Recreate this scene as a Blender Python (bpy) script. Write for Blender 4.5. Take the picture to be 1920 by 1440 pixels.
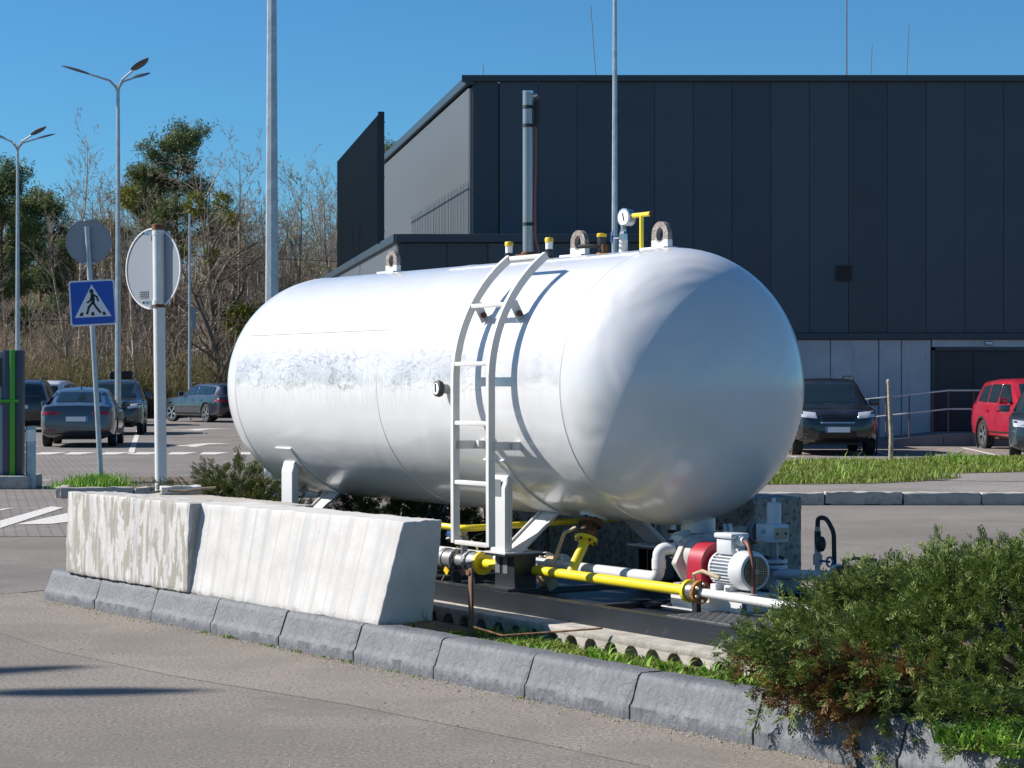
import bpy, bmesh, math, random
import numpy as np
from mathutils import Vector, Matrix, noise
from mathutils.bvhtree import BVHTree
PI = math.pi; R = math.radians
for o in list(bpy.data.objects): bpy.data.objects.remove(o)
scene = bpy.context.scene
C = scene.collection

# ------------------------------------------------------------------ camera
EYE = 1.55
cam_d = bpy.data.cameras.new('camera'); cam = bpy.data.objects.new('camera', cam_d); C.objects.link(cam)
cam.location = (0, 0, EYE); cam.rotation_euler = (R(90), 0, 0)
cam_d.sensor_width = 36; cam_d.lens = 75.0; cam_d.clip_start = .1; cam_d.clip_end = 5000
scene.camera = cam
scene.render.resolution_x = 1024; scene.render.resolution_y = 768
# ------------------------------------------------------------------ light
SUN_EL, SUN_AZ = 37.0, 170.0         # azimuth of the sun, degrees counter-clockwise from +X
sdir = Vector((math.cos(R(SUN_EL))*math.cos(R(SUN_AZ)), math.cos(R(SUN_EL))*math.sin(R(SUN_AZ)), math.sin(R(SUN_EL))))
sun_d = bpy.data.lights.new('sun', 'SUN'); sun = bpy.data.objects.new('sun', sun_d); C.objects.link(sun)
sun_d.energy = 5.0; sun_d.angle = R(.53); sun_d.color = (1, .95, .88)
sun.rotation_euler = sdir.to_track_quat('Z', 'Y').to_euler()
world = bpy.data.worlds.new('World'); scene.world = world; world.use_nodes = True
wn = world.node_tree.nodes; wl = world.node_tree.links; wn.clear()
sky = wn.new('ShaderNodeTexSky'); sky.sky_type = 'NISHITA'; sky.sun_disc = False
sky.sun_elevation = R(SUN_EL); sky.sun_rotation = R(90 - SUN_AZ)
sky.air_density = 1.0; sky.dust_density = .0; sky.ozone_density = 10.0; sky.altitude = 0
bgn = wn.new('ShaderNodeBackground'); bgn.inputs['Strength'].default_value = .072
wo = wn.new('ShaderNodeOutputWorld'); tint = wn.new('ShaderNodeMix'); tint.data_type = 'RGBA'; tint.blend_type = 'MULTIPLY'; tint.inputs[0].default_value = 1; tint.inputs[7].default_value = (.64, 1, 1.04, 1)
wl.new(sky.outputs[0], tint.inputs[6]); wl.new(tint.outputs[2], bgn.inputs[0]); wl.new(bgn.outputs[0], wo.inputs[0])
vs = scene.view_settings; vs.view_transform = 'Standard'; vs.look = 'None'; vs.exposure = .6; vs.gamma = 1
scene.render.engine = 'CYCLES'

# ------------------------------------------------------------------ materials
MATS = {}
class NT:
    def __init__(s, name):
        m = bpy.data.materials.new(name); m.use_nodes = True; s.m = m; s.n = m.node_tree.nodes; s.l = m.node_tree.links
        s.b = s.n['Principled BSDF']; s.tc = None; MATS[name] = m
    def co(s, kind='Object', scale=(1, 1, 1), rot=(0, 0, 0)):
        if s.tc is None: s.tc = s.n.new('ShaderNodeTexCoord')
        mp = s.n.new('ShaderNodeMapping'); mp.inputs['Scale'].default_value = scale; mp.inputs['Rotation'].default_value = rot
        s.l.new(s.tc.outputs[kind], mp.inputs[0]); return mp.outputs[0]
    def noise(s, co, scale, detail=4, rough=.55, dist=0):
        t = s.n.new('ShaderNodeTexNoise'); t.inputs['Scale'].default_value = scale; t.inputs['Detail'].default_value = detail
        t.inputs['Roughness'].default_value = rough; t.inputs['Distortion'].default_value = dist
        s.l.new(co, t.inputs['Vector']); return t.outputs['Fac']
    def ramp(s, fac, stops):
        r = s.n.new('ShaderNodeValToRGB'); e = r.color_ramp.elements
        while len(e) < len(stops): e.new(.5)
        for i, (p, c) in enumerate(stops):
            e[i].position = p; e[i].color = (c, c, c, 1) if not hasattr(c, '__len__') else (*c, 1)
        s.l.new(fac, r.inputs[0]); return r.outputs[0]
    def mix(s, fac, a, b, mode='MIX'):
        x = s.n.new('ShaderNodeMix'); x.data_type = 'RGBA'; x.blend_type = mode
        for v, i in ((fac, 0), (a, 6), (b, 7)):
            if isinstance(v, (int, float)): x.inputs[i].default_value = v
            elif hasattr(v, '__len__'): x.inputs[i].default_value = (*v, 1)
            else: s.l.new(v, x.inputs[i])
        return x.outputs[2]
    def math(s, op, a, b=0., c=0.):
        x = s.n.new('ShaderNodeMath'); x.operation = op
        for i, v in enumerate((a, b, c)):
            if isinstance(v, (int, float)): x.inputs[i].default_value = v
            else: s.l.new(v, x.inputs[i])
        return x.outputs[0]
    def sep(s, co):
        x = s.n.new('ShaderNodeSeparateXYZ'); s.l.new(co, x.inputs[0]); return x.outputs
    def set(s, color=None, rough=None, metal=None, coat=None, spec=None):
        for v, k in ((color, 'Base Color'), (rough, 'Roughness'), (metal, 'Metallic'), (coat, 'Coat Weight'), (spec, 'Specular IOR Level')):
            if v is None: continue
            if isinstance(v, (int, float)): s.b.inputs[k].default_value = v
            elif hasattr(v, '__len__'): s.b.inputs[k].default_value = (*v, 1)
            else: s.l.new(v, s.b.inputs[k])
    def bump(s, h, strength=.3, dist=.01):
        x = s.n.new('ShaderNodeBump'); x.inputs['Strength'].default_value = strength; x.inputs['Distance'].default_value = dist
        s.l.new(h, x.inputs['Height'])
        if s.b.inputs['Normal'].links: s.l.new(s.b.inputs['Normal'].links[0].from_socket, x.inputs['Normal'])
        s.l.new(x.outputs[0], s.b.inputs['Normal'])
def pbr(name, col, rough=.5, metal=0, var=.12, scale=6, bump=0, bscale=60, bdist=.005, col2=None, lo=.42, hi=.62, coat=0, spec=None):
    t = NT(name); co = t.co(); n = t.noise(co, scale, 6, .6)
    a = tuple(c*(1-var) for c in col); b = tuple(min(1, c*(1+var)) for c in col)
    c = t.ramp(n, [(.3, a), (.7, b)])
    if col2: c = t.mix(t.ramp(t.noise(co, scale*2.3, 8, .65), [(lo, 0), (hi, 1)]), c, col2)
    t.set(c, rough, metal, coat, spec)
    if coat: t.b.inputs['Coat Roughness'].default_value = .06
    if bump: t.bump(t.noise(co, bscale, 6, .6), bump, bdist)
    return t.m

pbr('white_paint', (.62, .62, .615), .32, var=.03, scale=3, coat=.3)
pbr('white_old', (.60, .59, .56), .5, var=.06, scale=9, col2=(.42, .33, .22), lo=.66, hi=.74)
pbr('white_pump', (.54, .56, .58), .42, var=.06, scale=9, col2=(.45, .36, .26), lo=.68, hi=.76)
pbr('cast_grey', (.42, .40, .36), .6, var=.15, scale=9, col2=(.22, .12, .07), lo=.6, hi=.72)
pbr('grey_metal', (.26, .27, .28), .45, .6, var=.15, scale=12)
pbr('dark_metal', (.05, .05, .055), .5, .5, var=.2, scale=14)
pbr('steel', (.55, .55, .55), .3, 1, var=.1, scale=14)
pbr('chrome', (.33, .33, .33), .30, .65, var=.05, scale=5)
pbr('rust', (.20, .085, .035), .85, 0, var=.3, scale=14, col2=(.07, .035, .02), bump=.4, bscale=90)
pbr('rust_orange', (.40, .16, .03), .8, 0, var=.25, scale=20, col2=(.09, .04, .02), lo=.5, hi=.62)
pbr('rust_post', (.16, .085, .055), .85, 0, var=.25, scale=10, col2=(.30, .25, .21), lo=.55, hi=.7)
pbr('yellow_paint', (.78, .62, .02), .35, var=.06, scale=8, coat=.3, col2=(.55, .33, .03), lo=.7, hi=.78)
pbr('yellow_cap', (.75, .50, .02), .4, var=.08, scale=30)
pbr('red_guard', (.36, .012, .03), .4, var=.1, scale=9, coat=.2)
pbr('brown_cable', (.19, .065, .04), .55, var=.15, scale=20)
pbr('black_rubber', (.015, .015, .016), .7, var=.2, scale=10)
pbr('black_gloss', (.012, .012, .014), .3, var=.1)
pbr('tan_paint', (.46, .36, .22), .6, var=.12, scale=12, col2=(.2, .11, .06), lo=.62, hi=.75)
pbr('blue_wheel', (.015, .07, .22), .45)
pbr('label_white', (.75, .75, .73), .5, var=.05)
pbr('skid_paint', (.014, .018, .025), .42, var=.2, scale=5, col2=(.06, .06, .062), lo=.62, hi=.78)
pbr('checker_plate', (.22, .22, .22), .5, .5, var=.1, scale=20, col2=(.12, .11, .10))
pbr('lug_bare', (.30, .28, .26), .7, .2, var=.3, scale=40, col2=(.14, .09, .06), bump=.5, bscale=120)
pbr('concrete', (.40, .37, .33), .9, var=.12, scale=3, col2=(.30, .275, .24), lo=.5, hi=.65, bump=.5, bscale=45, bdist=.008)
pbr('concrete_rough', (.36, .32, .27), .95, var=.3, scale=14, col2=(.16, .14, .12), lo=.52, hi=.6, bump=1, bscale=40, bdist=.02)
pbr('slab_concrete', (.44, .40, .35), .92, var=.15, scale=4, col2=(.30, .27, .23), bump=.6, bscale=60, bdist=.006)
pbr('soil', (.115, .088, .062), .98, var=.35, scale=7, col2=(.19, .15, .11), bump=1, bscale=40, bdist=.03)
pbr('galvanised', (.36, .40, .42), .45, .55, var=.12, scale=3, col2=(.46, .50, .52))
pbr('sign_back', (.27, .29, .32), .5, .2, var=.04, scale=3)
pbr('sign_white', (.72, .72, .72), .4, var=.03)
pbr('sign_blue', (.005, .075, .42), .35, var=.04)
pbr('sign_black', (.008, .014, .02), .45)
pbr('pole_white', (.60, .61, .60), .5, var=.08, scale=6, col2=(.22, .11, .05), lo=.70, hi=.76)
pbr('plastic_grey', (.26, .30, .34), .45, var=.05)
pbr('plastic_dark', (.05, .065, .085), .45, var=.06)
pbr('plastic_green', (.07, .34, .02), .4, var=.05)
pbr('teal', (.05, .55, .48), .4)
pbr('panel_dark', (.036, .050, .066), .42, var=.10, scale=.6)
def vary(name, lo, hi):
    t = NT.__new__(NT); t.m = M_(name); t.n = t.m.node_tree.nodes; t.l = t.m.node_tree.links; t.b = t.n['Principled BSDF']; t.tc = None
    oi = t.n.new('ShaderNodeObjectInfo'); src = t.b.inputs['Base Color'].links[0].from_socket
    t.set(t.mix(1, src, t.ramp(oi.outputs['Random'], [(0, lo), (1, hi)]), 'MULTIPLY'))
M_ = lambda n: MATS[n]
vary('panel_dark', .80, 1.25)
pbr('panel_light', (.155, .172, .185), .45, var=.05, scale=.5)
pbr('trim_dark', (.03, .042, .055), .4, var=.08)
pbr('fin_dark', (.012, .020, .028), .45, var=.1)
pbr('door_dark', (.018, .024, .032), .45, var=.1)
pbr('roof_membrane', (.4, .4, .4), .8)
pbr('ramp_concrete', (.17, .18, .19), .9, var=.15, scale=1.5)
pbr('wood', (.40, .33, .24), .85, var=.25, scale=8, col2=(.2, .16, .12))
pbr('tyre', (.022, .022, .023), .8, var=.2)
pbr('rim', (.50, .51, .53), .3, .8, var=.05)
pbr('car_dark', (.008, .008, .009), .5)
pbr('glass', (.012, .022, .028), .04, 0, var=.05, spec=.8)
pbr('lamp_red', (.30, .006, .012), .15, coat=.6)
pbr('lamp_clear', (.62, .64, .66), .12, .3, coat=.6)
pbr('plate', (.72, .72, .73), .4, var=.01)
pbr('plate_blue', (.02, .12, .5), .4)
pbr('bark', (.14, .11, .08), .95, var=.35, scale=3)
pbr('bark_pale', (.36, .31, .25), .9, var=.3, scale=2, col2=(.13, .10, .08))
pbr('bark_birch', (.60, .56, .50), .85, var=.15, scale=2.5, col2=(.08, .06, .05), lo=.6, hi=.66)
pbr('bark_pine', (.20, .11, .06), .95, var=.3, scale=3)
pbr('wire', (.02, .02, .02), .6)
def car_paint(name, col, metal=.0, rough=.3):
    t = NT(name); t.set(col, rough, metal, 1.0); t.b.inputs['Coat Roughness'].default_value = .04
    n = t.noise(t.co(), 2.5, 5); t.set(t.mix(t.ramp(n, [(.35, 0), (.75, .18)]), col, (.16, .14, .12)))
car_paint('paint_grey', (.085, .095, .105), .5); car_paint('paint_darkgrey', (.045, .048, .050), .5); car_paint('paint_black', (.010, .011, .013), .1)
car_paint('paint_red', (.42, .008, .03), .1); car_paint('paint_navy', (.030, .038, .058), .5); car_paint('paint_maroon', (.16, .008, .022), .2)
car_paint('paint_silver', (.46, .47, .46), .5); car_paint('paint_bluegrey', (.060, .085, .105), .5); car_paint('paint_white', (.7, .7, .7))
def leafy(name, c1, c2, c3, rough=.6):
    t = NT(name); g = t.n.new('ShaderNodeNewGeometry')
    t.set(t.ramp(g.outputs['Random Per Island'], [(0, c1), (.55, c2), (1, c3)]), rough, spec=.3)
    tr = t.n.new('ShaderNodeBsdfTranslucent'); t.l.new(t.b.inputs['Base Color'].links[0].from_socket, tr.inputs[0])
    mx = t.n.new('ShaderNodeMixShader'); mx.inputs[0].default_value = .22
    t.l.new(t.b.outputs[0], mx.inputs[1]); t.l.new(tr.outputs[0], mx.inputs[2])
    t.l.new(mx.outputs[0], t.n['Material Output'].inputs[0])
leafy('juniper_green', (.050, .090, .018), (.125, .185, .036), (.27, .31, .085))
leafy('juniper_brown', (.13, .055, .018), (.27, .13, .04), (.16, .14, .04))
leafy('juniper_shaded', (.035, .055, .016), (.085, .11, .028), (.17, .18, .06))  # juniper green darkened in colour for bushes standing in shade
leafy('grass_green', (.11, .17, .02), (.20, .28, .035), (.36, .40, .09))
leafy('grass_bright', (.09, .20, .02), (.16, .34, .03), (.28, .45, .06))
leafy('weed_green', (.10, .17, .02), (.20, .30, .035), (.33, .38, .08))
leafy('pine_needles', (.060, .090, .032), (.125, .165, .055), (.22, .25, .085))
leafy('mistletoe', (.10, .11, .015), (.18, .18, .02), (.28, .27, .05))
leafy('catkin', (.20, .22, .06), (.28, .30, .09), (.36, .36, .14))
leafy('brush', (.27, .20, .14), (.46, .37, .28), (.68, .57, .45))
leafy('brush_olive', (.18, .155, .06), (.32, .28, .12), (.48, .42, .20))
leafy('twig', (.22, .165, .115), (.40, .32, .24), (.62, .53, .42))
leafy('dry_grass', (.30, .24, .12), (.38, .32, .17), (.28, .27, .09))

def m_asphalt(name, col, tint):
    t = NT(name); co = t.co()
    base = t.ramp(t.noise(co, .35, 5, .6), [(.32, tuple(c*.78 for c in col)), (.5, col), (.68, tuple(c*1.16 for c in col))])
    grit = t.ramp(t.noise(co, 50, 4, .85), [(.30, .25), (.5, 1), (.70, 1.9)])
    c = t.mix(1, base, grit, 'MULTIPLY')
    st = t.ramp(t.noise(co, 1.3, 8, .7, .6), [(.48, 0), (.66, .75)])
    c = t.mix(st, c, tint)
    sp = t.ramp(t.noise(co, 40, 2, .5), [(.69, 0), (.73, 1)])
    c = t.mix(t.math('MULTIPLY', sp, .45), c, (.42, .38, .33))
    t.set(c, .9, spec=.3); t.bump(t.noise(co, 120, 3, .7), .55, .006); t.bump(t.noise(co, 3, 3), .2, .02)
m_asphalt('asphalt', (.198, .176, .154), (.148, .132, .116))
m_asphalt('asphalt_edge', (.222, .193, .165), (.174, .151, .129))
m_asphalt('asphalt_patch', (.165, .150, .135), (.125, .115, .106))
m_asphalt('asphalt_far', (.215, .188, .166), (.165, .146, .130))
m_asphalt('footpath', (.240, .215, .195), (.19, .172, .158))
def m_pavers():
    t = NT('pavers'); co = t.co(rot=(0, 0, R(-14)))
    b = t.n.new('ShaderNodeTexBrick'); t.l.new(co, b.inputs['Vector']); b.inputs['Scale'].default_value = 1
    b.inputs['Brick Width'].default_value = .24; b.inputs['Row Height'].default_value = .14; b.inputs['Mortar Size'].default_value = .012
    b.inputs['Color1'].default_value = (.19, .168, .150, 1); b.inputs['Color2'].default_value = (.235, .21, .19, 1); b.inputs['Mortar'].default_value = (.105, .095, .085, 1)
    n = t.ramp(t.noise(t.co(), .5, 6, .65), [(.3, .82), (.7, 1.12)])
    t.set(t.mix(1, b.outputs['Color'], n, 'MULTIPLY'), .9, spec=.3); t.bump(b.outputs['Fac'], -.4, .01)
m_pavers()
def m_marking():
    t = NT('road_paint'); co = t.co('Object'); w = t.ramp(t.noise(co, 22, 6, .7), [(.40, 0), (.62, 1)])
    t.set(t.mix(t.math('MULTIPLY', w, .5), (.66, .63, .59), (.27, .24, .21)), .8)
m_marking()
def m_kerb():
    t = NT('kerb_paint'); co = t.co()
    c = t.ramp(t.noise(co, 4, 6, .6), [(.3, (.110, .116, .128)), (.7, (.150, .156, .168))])
    cr = t.ramp(t.noise(t.co(scale=(1, 1, .5)), 16, 5, .65, .8), [(.46, 0), (.49, 1), (.53, 1), (.56, 0)])
    c = t.mix(t.math('MULTIPLY', cr, .28), c, (.06, .06, .065))
    d = t.ramp(t.noise(co, 7, 6, .7), [(.62, 0), (.72, .55)]); c = t.mix(d, c, (.19, .17, .15))
    t.set(c, .62); t.bump(t.noise(t.co(scale=(1, 1, .6)), 20, 6, .65, 1.2), .85, .014); t.bump(t.noise(co, 90, 4), .3, .004)
m_kerb()
def m_block():
    t = NT('limewash'); co = t.co()
    base = t.ramp(t.noise(co, 5, 6, .6), [(.3, (.44, .42, .395)), (.7, (.56, .54, .515))])
    st = t.noise(t.co(scale=(3.4, 3.4, .95)), 3.2, 9, .68, .5)
    ws = t.n.new('ShaderNodeAttribute'); ws.attribute_type = 'OBJECT'; ws.attribute_name = 'wear'
    thr = t.math('ADD', st, t.math('MULTIPLY', ws.outputs['Fac'], .12))
    bare = t.ramp(thr, [(.585, 0), (.605, 1)])
    c = t.mix(t.math('MULTIPLY', bare, .92), base, (.27, .25, .205))
    ln = t.n.new('ShaderNodeTexWave'); ln.inputs['Scale'].default_value = 2.3; ln.inputs['Distortion'].default_value = 3.5; ln.inputs['Detail'].default_value = 3
    t.l.new(t.co(scale=(1, .02, .06)), ln.inputs['Vector'])
    c = t.mix(t.ramp(ln.outputs['Fac'], [(0, .5), (.04, 0)]), c, (.38, .365, .34))
    band = t.ramp(t.noise(t.co(scale=(6, .1, .05)), 1.5, 2), [(.5, 0), (.58, .55)]); c = t.mix(band, c, (.38, .39, .40))
    pit = t.ramp(t.noise(co, 55, 3, .6), [(.69, 0), (.72, 1)]); c = t.mix(t.math('MULTIPLY', pit, .6), c, (.14, .12, .10))
    z = t.sep(t.co())[2]
    # dirt splash, ragged, along the foot
    ft = t.ramp(t.math('SUBTRACT', t.math('MULTIPLY', t.noise(co, 12, 6, .7), .22), z), [(.0, 0), (.09, 0), (.13, .8)])
    c = t.mix(ft, c, (.20, .18, .155))
    t.set(c, .88); t.bump(t.noise(co, 40, 6, .65), .28, .008); t.bump(pit, -.4, .008)
m_block()
def m_tank():
    t = NT('tank_paint'); co = t.co(); x, y, z = t.sep(co)
    base = t.ramp(t.noise(co, 2, 4), [(.3, (.64, .64, .645)), (.7, (.675, .675, .68))])
    # road film: smeared band along the flank with short streaks under it
    band = t.math('MULTIPLY', t.ramp(t.math('ADD', z, t.math('MULTIPLY', t.noise(t.co(scale=(3, 3, 1)), 2.5, 4), .12)), [(.0, 0), (.025, 0), (.05, 1), (.22, .9), (.40, 0)]), 1.0)
    sm = t.ramp(t.noise(t.co(scale=(.7, .7, 1.5)), 11, 9, .72, 2.6), [(.50, 0), (.57, .75), (.70, 1)])
    cloud = t.math('MULTIPLY', t.ramp(t.math('ADD', z, t.math('MULTIPLY', t.noise(t.co(scale=(1, 1, .6)), 4, 4), .22)), [(.10, 0), (.14, 1), (.26, .8), (.42, 0)]), t.ramp(t.noise(co, 2.3, 5, .6), [(.38, 0), (.60, 1)]))
    base = t.mix(t.math('MULTIPLY', cloud, .50), base, (.28, .27, .27))
    sm2 = t.ramp(t.noise(t.co(scale=(1, 1, 1)), 1.6, 3), [(.36, .3), (.58, 1)])
    k = t.math('MULTIPLY', t.math('MULTIPLY', band, sm), sm2)
    xl = t.ramp(t.math('MULTIPLY', x, .2), [(.0, .8), (.40, 1), (.58, .7), (.8, .35), (.88, 0)])
    k = t.math('MULTIPLY', k, xl)
    c = t.mix(t.math('MULTIPLY', k, .85), base, (.15, .135, .12))
    strk = t.ramp(t.noise(t.co(scale=(26, 26, .5)), 2.4, 3, .6), [(.46, 0), (.66, 1)])
    sb = t.ramp(t.math('ADD', z, .5), [(.30, 0), (.42, .5), (.56, 1), (.585, .25), (.80, .25), (.95, 0)])
    k2 = t.math('MULTIPLY', t.math('MULTIPLY', strk, sb), xl)
    c = t.mix(t.math('MULTIPLY', k2, .45), c, (.27, .245, .22))
    t.set(c, .30, 0, .7); t.b.inputs['Coat Roughness'].default_value = .13
    t.bump(t.noise(co, 1.5, 2, .45, .8), .13, .10)
m_tank()
def m_cap():
    t = NT('cap_paint'); co = t.co()
    t.set(t.ramp(t.noise(co, 2, 4), [(.3, (.63, .63, .635)), (.7, (.67, .67, .675))]), .30, 0, .75); t.b.inputs['Coat Roughness'].default_value = .15
    t.bump(t.noise(co, 1.6, 2, .45, 1.2), .30, .10)
m_cap()
def m_plinth():
    t = NT('plinth_concrete'); co = t.co()
    c = t.ramp(t.noise(co, .9, 8, .7, .7), [(.25, (.36, .365, .37)), (.55, (.48, .485, .49)), (.8, (.60, .60, .60))])
    c = t.mix(t.ramp(t.noise(t.co(scale=(3, 3, .3)), 2, 6), [(.55, 0), (.75, .4)]), c, (.28, .28, .285))
    t.set(c, .85); t.bump(t.noise(co, 20, 5), .2, .01)
m_plinth()
def M(n): return MATS[n]

# ------------------------------------------------------------------ mesh helpers
def V3(*a): return np.array(a, float)
def nrm(a): a = np.asarray(a, float); return a/(np.linalg.norm(a)+1e-12)
def basis(d):
    d = nrm(d); h = V3(0, 0, 1) if abs(d[2]) < .9 else V3(1, 0, 0)
    a = nrm(np.cross(h, d)); return a, np.cross(d, a), d
class MB:
    def __init__(s): s.v = []; s.f = []
    def add(s, vs, fs):
        k = len(s.v); s.v += [tuple(map(float, p)) for p in vs]; s.f += [tuple(i+k for i in f) for f in fs]; return s
    def box(s, c, d, rot=None):
        c = np.asarray(c, float); vs = []
        for sx in (-1, 1):
            for sy in (-1, 1):
                for sz in (-1, 1):
                    p = V3(sx*d[0]/2, sy*d[1]/2, sz*d[2]/2)
                    if rot is not None: p = np.array(rot @ Vector(p))
                    vs.append(c+p)
        return s.add(vs, [(0, 1, 3, 2), (4, 6, 7, 5), (0, 4, 5, 1), (2, 3, 7, 6), (0, 2, 6, 4), (1, 5, 7, 3)])
    def lathe(s, prof, p0, ax, n=24, caps=True, closed=False):
        a, b, d = basis(ax); p0 = np.asarray(p0, float); vs = []; fs = []; m = len(prof)
        for r, t in prof:
            for i in range(n):
                th = 2*PI*i/n; vs.append(p0+d*t+r*(math.cos(th)*a+math.sin(th)*b))
        for j in range(m if closed else m-1):
            j2 = (j+1) % m
            for i in range(n):
                i2 = (i+1) % n; fs.append((j*n+i, j*n+i2, j2*n+i2, j2*n+i))
        if caps and not closed: fs.append(tuple(range(n-1, -1, -1))); fs.append(tuple((m-1)*n+i for i in range(n)))
        return s.add(vs, fs)
    def cyl(s, p0, p1, r, r1=None, n=14, caps=True):
        p0 = np.asarray(p0, float); p1 = np.asarray(p1, float); L = np.linalg.norm(p1-p0)
        return s.lathe([(r, 0), (r if r1 is None else r1, L)], p0, p1-p0, n, caps)
    def tube(s, pts, r, n=10, caps=True):
        pts = [np.asarray(p, float) for p in pts]; rs = r if hasattr(r, '__len__') else [r]*len(pts)
        vs = []; fs = []; prev = None
        for i, p in enumerate(pts):
            t = nrm(pts[min(i+1, len(pts)-1)]-pts[max(i-1, 0)])
            if prev is None: a, b, _ = basis(t)
            else:
                a = prev-t*np.dot(prev, t); a = nrm(a); b = np.cross(t, a)
            prev = a
            for k in range(n):
                th = 2*PI*k/n; vs.append(p+rs[i]*(math.cos(th)*a+math.sin(th)*b))
        for j in range(len(pts)-1):
            for k in range(n):
                k2 = (k+1) % n; fs.append((j*n+k, j*n+k2, (j+1)*n+k2, (j+1)*n+k))
        if caps: fs.append(tuple(range(n-1, -1, -1))); fs.append(tuple((len(pts)-1)*n+i for i in range(n)))
        return s.add(vs, fs)
    def ribbon(s, pts, side, w, th, outs):
        """rectangular bar swept along pts; side = width direction, outs = list of thickness directions"""
        vs = []; fs = []; side = nrm(side)
        for p, o in zip(pts, outs):
            p = np.asarray(p, float); o = nrm(o)
            for a, b in ((-1, -1), (1, -1), (1, 1), (-1, 1)): vs.append(p+side*a*w/2+o*b*th/2)
        for j in range(len(pts)-1):
            for k in range(4):
                k2 = (k+1) % 4; fs.append((j*4+k, j*4+k2, (j+1)*4+k2, (j+1)*4+k))
        n = len(pts)-1; fs += [(3, 2, 1, 0), (n*4, n*4+1, n*4+2, n*4+3)]
        return s.add(vs, fs)
    def prism(s, poly, o, a, b, t):
        """polygon (a,b coords) at origin o, extruded by vector t"""
        o, a, b, t = [np.asarray(q, float) for q in (o, a, b, t)]; n = len(poly)
        vs = [o+a*p+b*q for p, q in poly]+[o+a*p+b*q+t for p, q in poly]
        fs = [tuple(range(n-1, -1, -1)), tuple(range(n, 2*n))]+[(i, (i+1) % n, n+(i+1) % n, n+i) for i in range(n)]
        return s.add(vs, fs)
    def ring(s, outer, inner, o, a, b, t):
        """plate between two outlines with equal counts"""
        o, a, b, t = [np.asarray(q, float) for q in (o, a, b, t)]; n = len(outer); vs = []
        for pl, k in ((outer, 0), (inner, 0), (outer, 1), (inner, 1)): vs += [o+a*p+b*q+t*k for p, q in pl]
        fs = []
        for i in range(n):
            j = (i+1) % n
            fs += [(i, n+i, n+j, j), (2*n+i, 2*n+j, 3*n+j, 3*n+i), (i, j, 2*n+j, 2*n+i), (n+i, 3*n+i, 3*n+j, n+j)]
        return s.add(vs, fs)
    def build(s, name, mat, parent=None, loc=None, smooth=True, angle=38, bevel=0, seg=2, fix=True):
        me = bpy.data.meshes.new(name); me.from_pydata(s.v, [], s.f)
        if fix or bevel:
            bm = bmesh.new(); bm.from_mesh(me); bmesh.ops.recalc_face_normals(bm, faces=bm.faces)
            if bevel:
                es = [e for e in bm.edges if len(e.link_faces) == 2 and e.calc_face_angle(0) > R(30)]
                bmesh.ops.bevel(bm, geom=es, offset=bevel, segments=seg, affect='EDGES', profile=.5)
            bm.to_mesh(me); bm.free()
        return mobj(name, me, mat, parent, loc, smooth, angle)
def mobj(name, me, mat, parent=None, loc=None, smooth=True, angle=38):
    if mat: me.materials.append(M(mat) if isinstance(mat, str) else mat)
    if smooth:
        me.shade_smooth(); me.set_sharp_from_angle(angle=R(angle))
    o = bpy.data.objects.new(name, me); C.objects.link(o)
    if parent: o.parent = parent
    if loc is not None: o.location = loc
    return o
def tag(o, label=None, cat=None, group=None, kind=None):
    if label: o['label'] = label
    if cat: o['category'] = cat
    if group: o['group'] = group
    if kind: o['kind'] = kind
    return o
def thing(name, label, cat, loc=(0, 0, 0), rz=0, group=None):
    o = bpy.data.objects.new(name, None); C.objects.link(o); o.location = loc; o.rotation_euler = (0, 0, rz)
    o.empty_display_size = .2
    return tag(o, label, cat, group)
def inst(src, parent=None, loc=(0, 0, 0), rot=(0, 0, 0), scale=None, name=None):
    o = src.copy(); C.objects.link(o); o.parent = parent; o.location = loc; o.rotation_euler = rot
    if scale is not None: o.scale = scale if hasattr(scale, '__len__') else (scale,)*3
    return o
def copy_tree(o, parent=None):
    c = o.copy(); C.objects.link(c); c.parent = parent
    for ch in list(o.children): copy_tree(ch, c)
    return c
def np_obj(name, verts, faces, mat, parent=None, loc=None, smooth=False):
    """verts (n,3), faces (m,k) with constant k"""
    verts = np.asarray(verts, np.float32); faces = np.asarray(faces, np.int32); m, k = faces.shape
    me = bpy.data.meshes.new(name); me.vertices.add(len(verts)); me.vertices.foreach_set('co', verts.ravel())
    me.loops.add(m*k); me.loops.foreach_set('vertex_index', faces.ravel())
    me.polygons.add(m); me.polygons.foreach_set('loop_start', np.arange(m, dtype=np.int32)*k)
    try: me.polygons.foreach_set('loop_total', np.full(m, k, np.int32))
    except Exception: pass
    me.update(calc_edges=True); me.validate()
    return mobj(name, me, mat, parent, loc, smooth, 80)
def sheet(name, pts, z, mat, cuts=0):
    me = bpy.data.meshes.new(name); me.from_pydata([(x, y, 0) for x, y in pts], [], [tuple(range(len(pts)))])
    o = mobj(name, me, mat, smooth=False); o.location = (0, 0, z); o['kind'] = 'structure'; return o
def circ(r, n=20, c=(0, 0), a0=0): return [(c[0]+r*math.cos(a0+2*PI*i/n), c[1]+r*math.sin(a0+2*PI*i/n)) for i in range(n)]
def arc3(pts, r, n=5):
    """polyline with rounded corners"""
    pts = [np.asarray(p, float) for p in pts]; out = [pts[0]]
    for i in range(1, len(pts)-1):
        a, b, c = pts[i-1], pts[i], pts[i+1]; d1 = nrm(a-b); d2 = nrm(c-b)
        k = min(r, .49*np.linalg.norm(a-b), .49*np.linalg.norm(c-b)); p0 = b+d1*k; p1 = b+d2*k
        for j in range(n+1):
            t = j/n; out.append((1-t)**2*p0+2*t*(1-t)*b+t*t*p1)
    out.append(pts[-1]); return out

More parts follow.
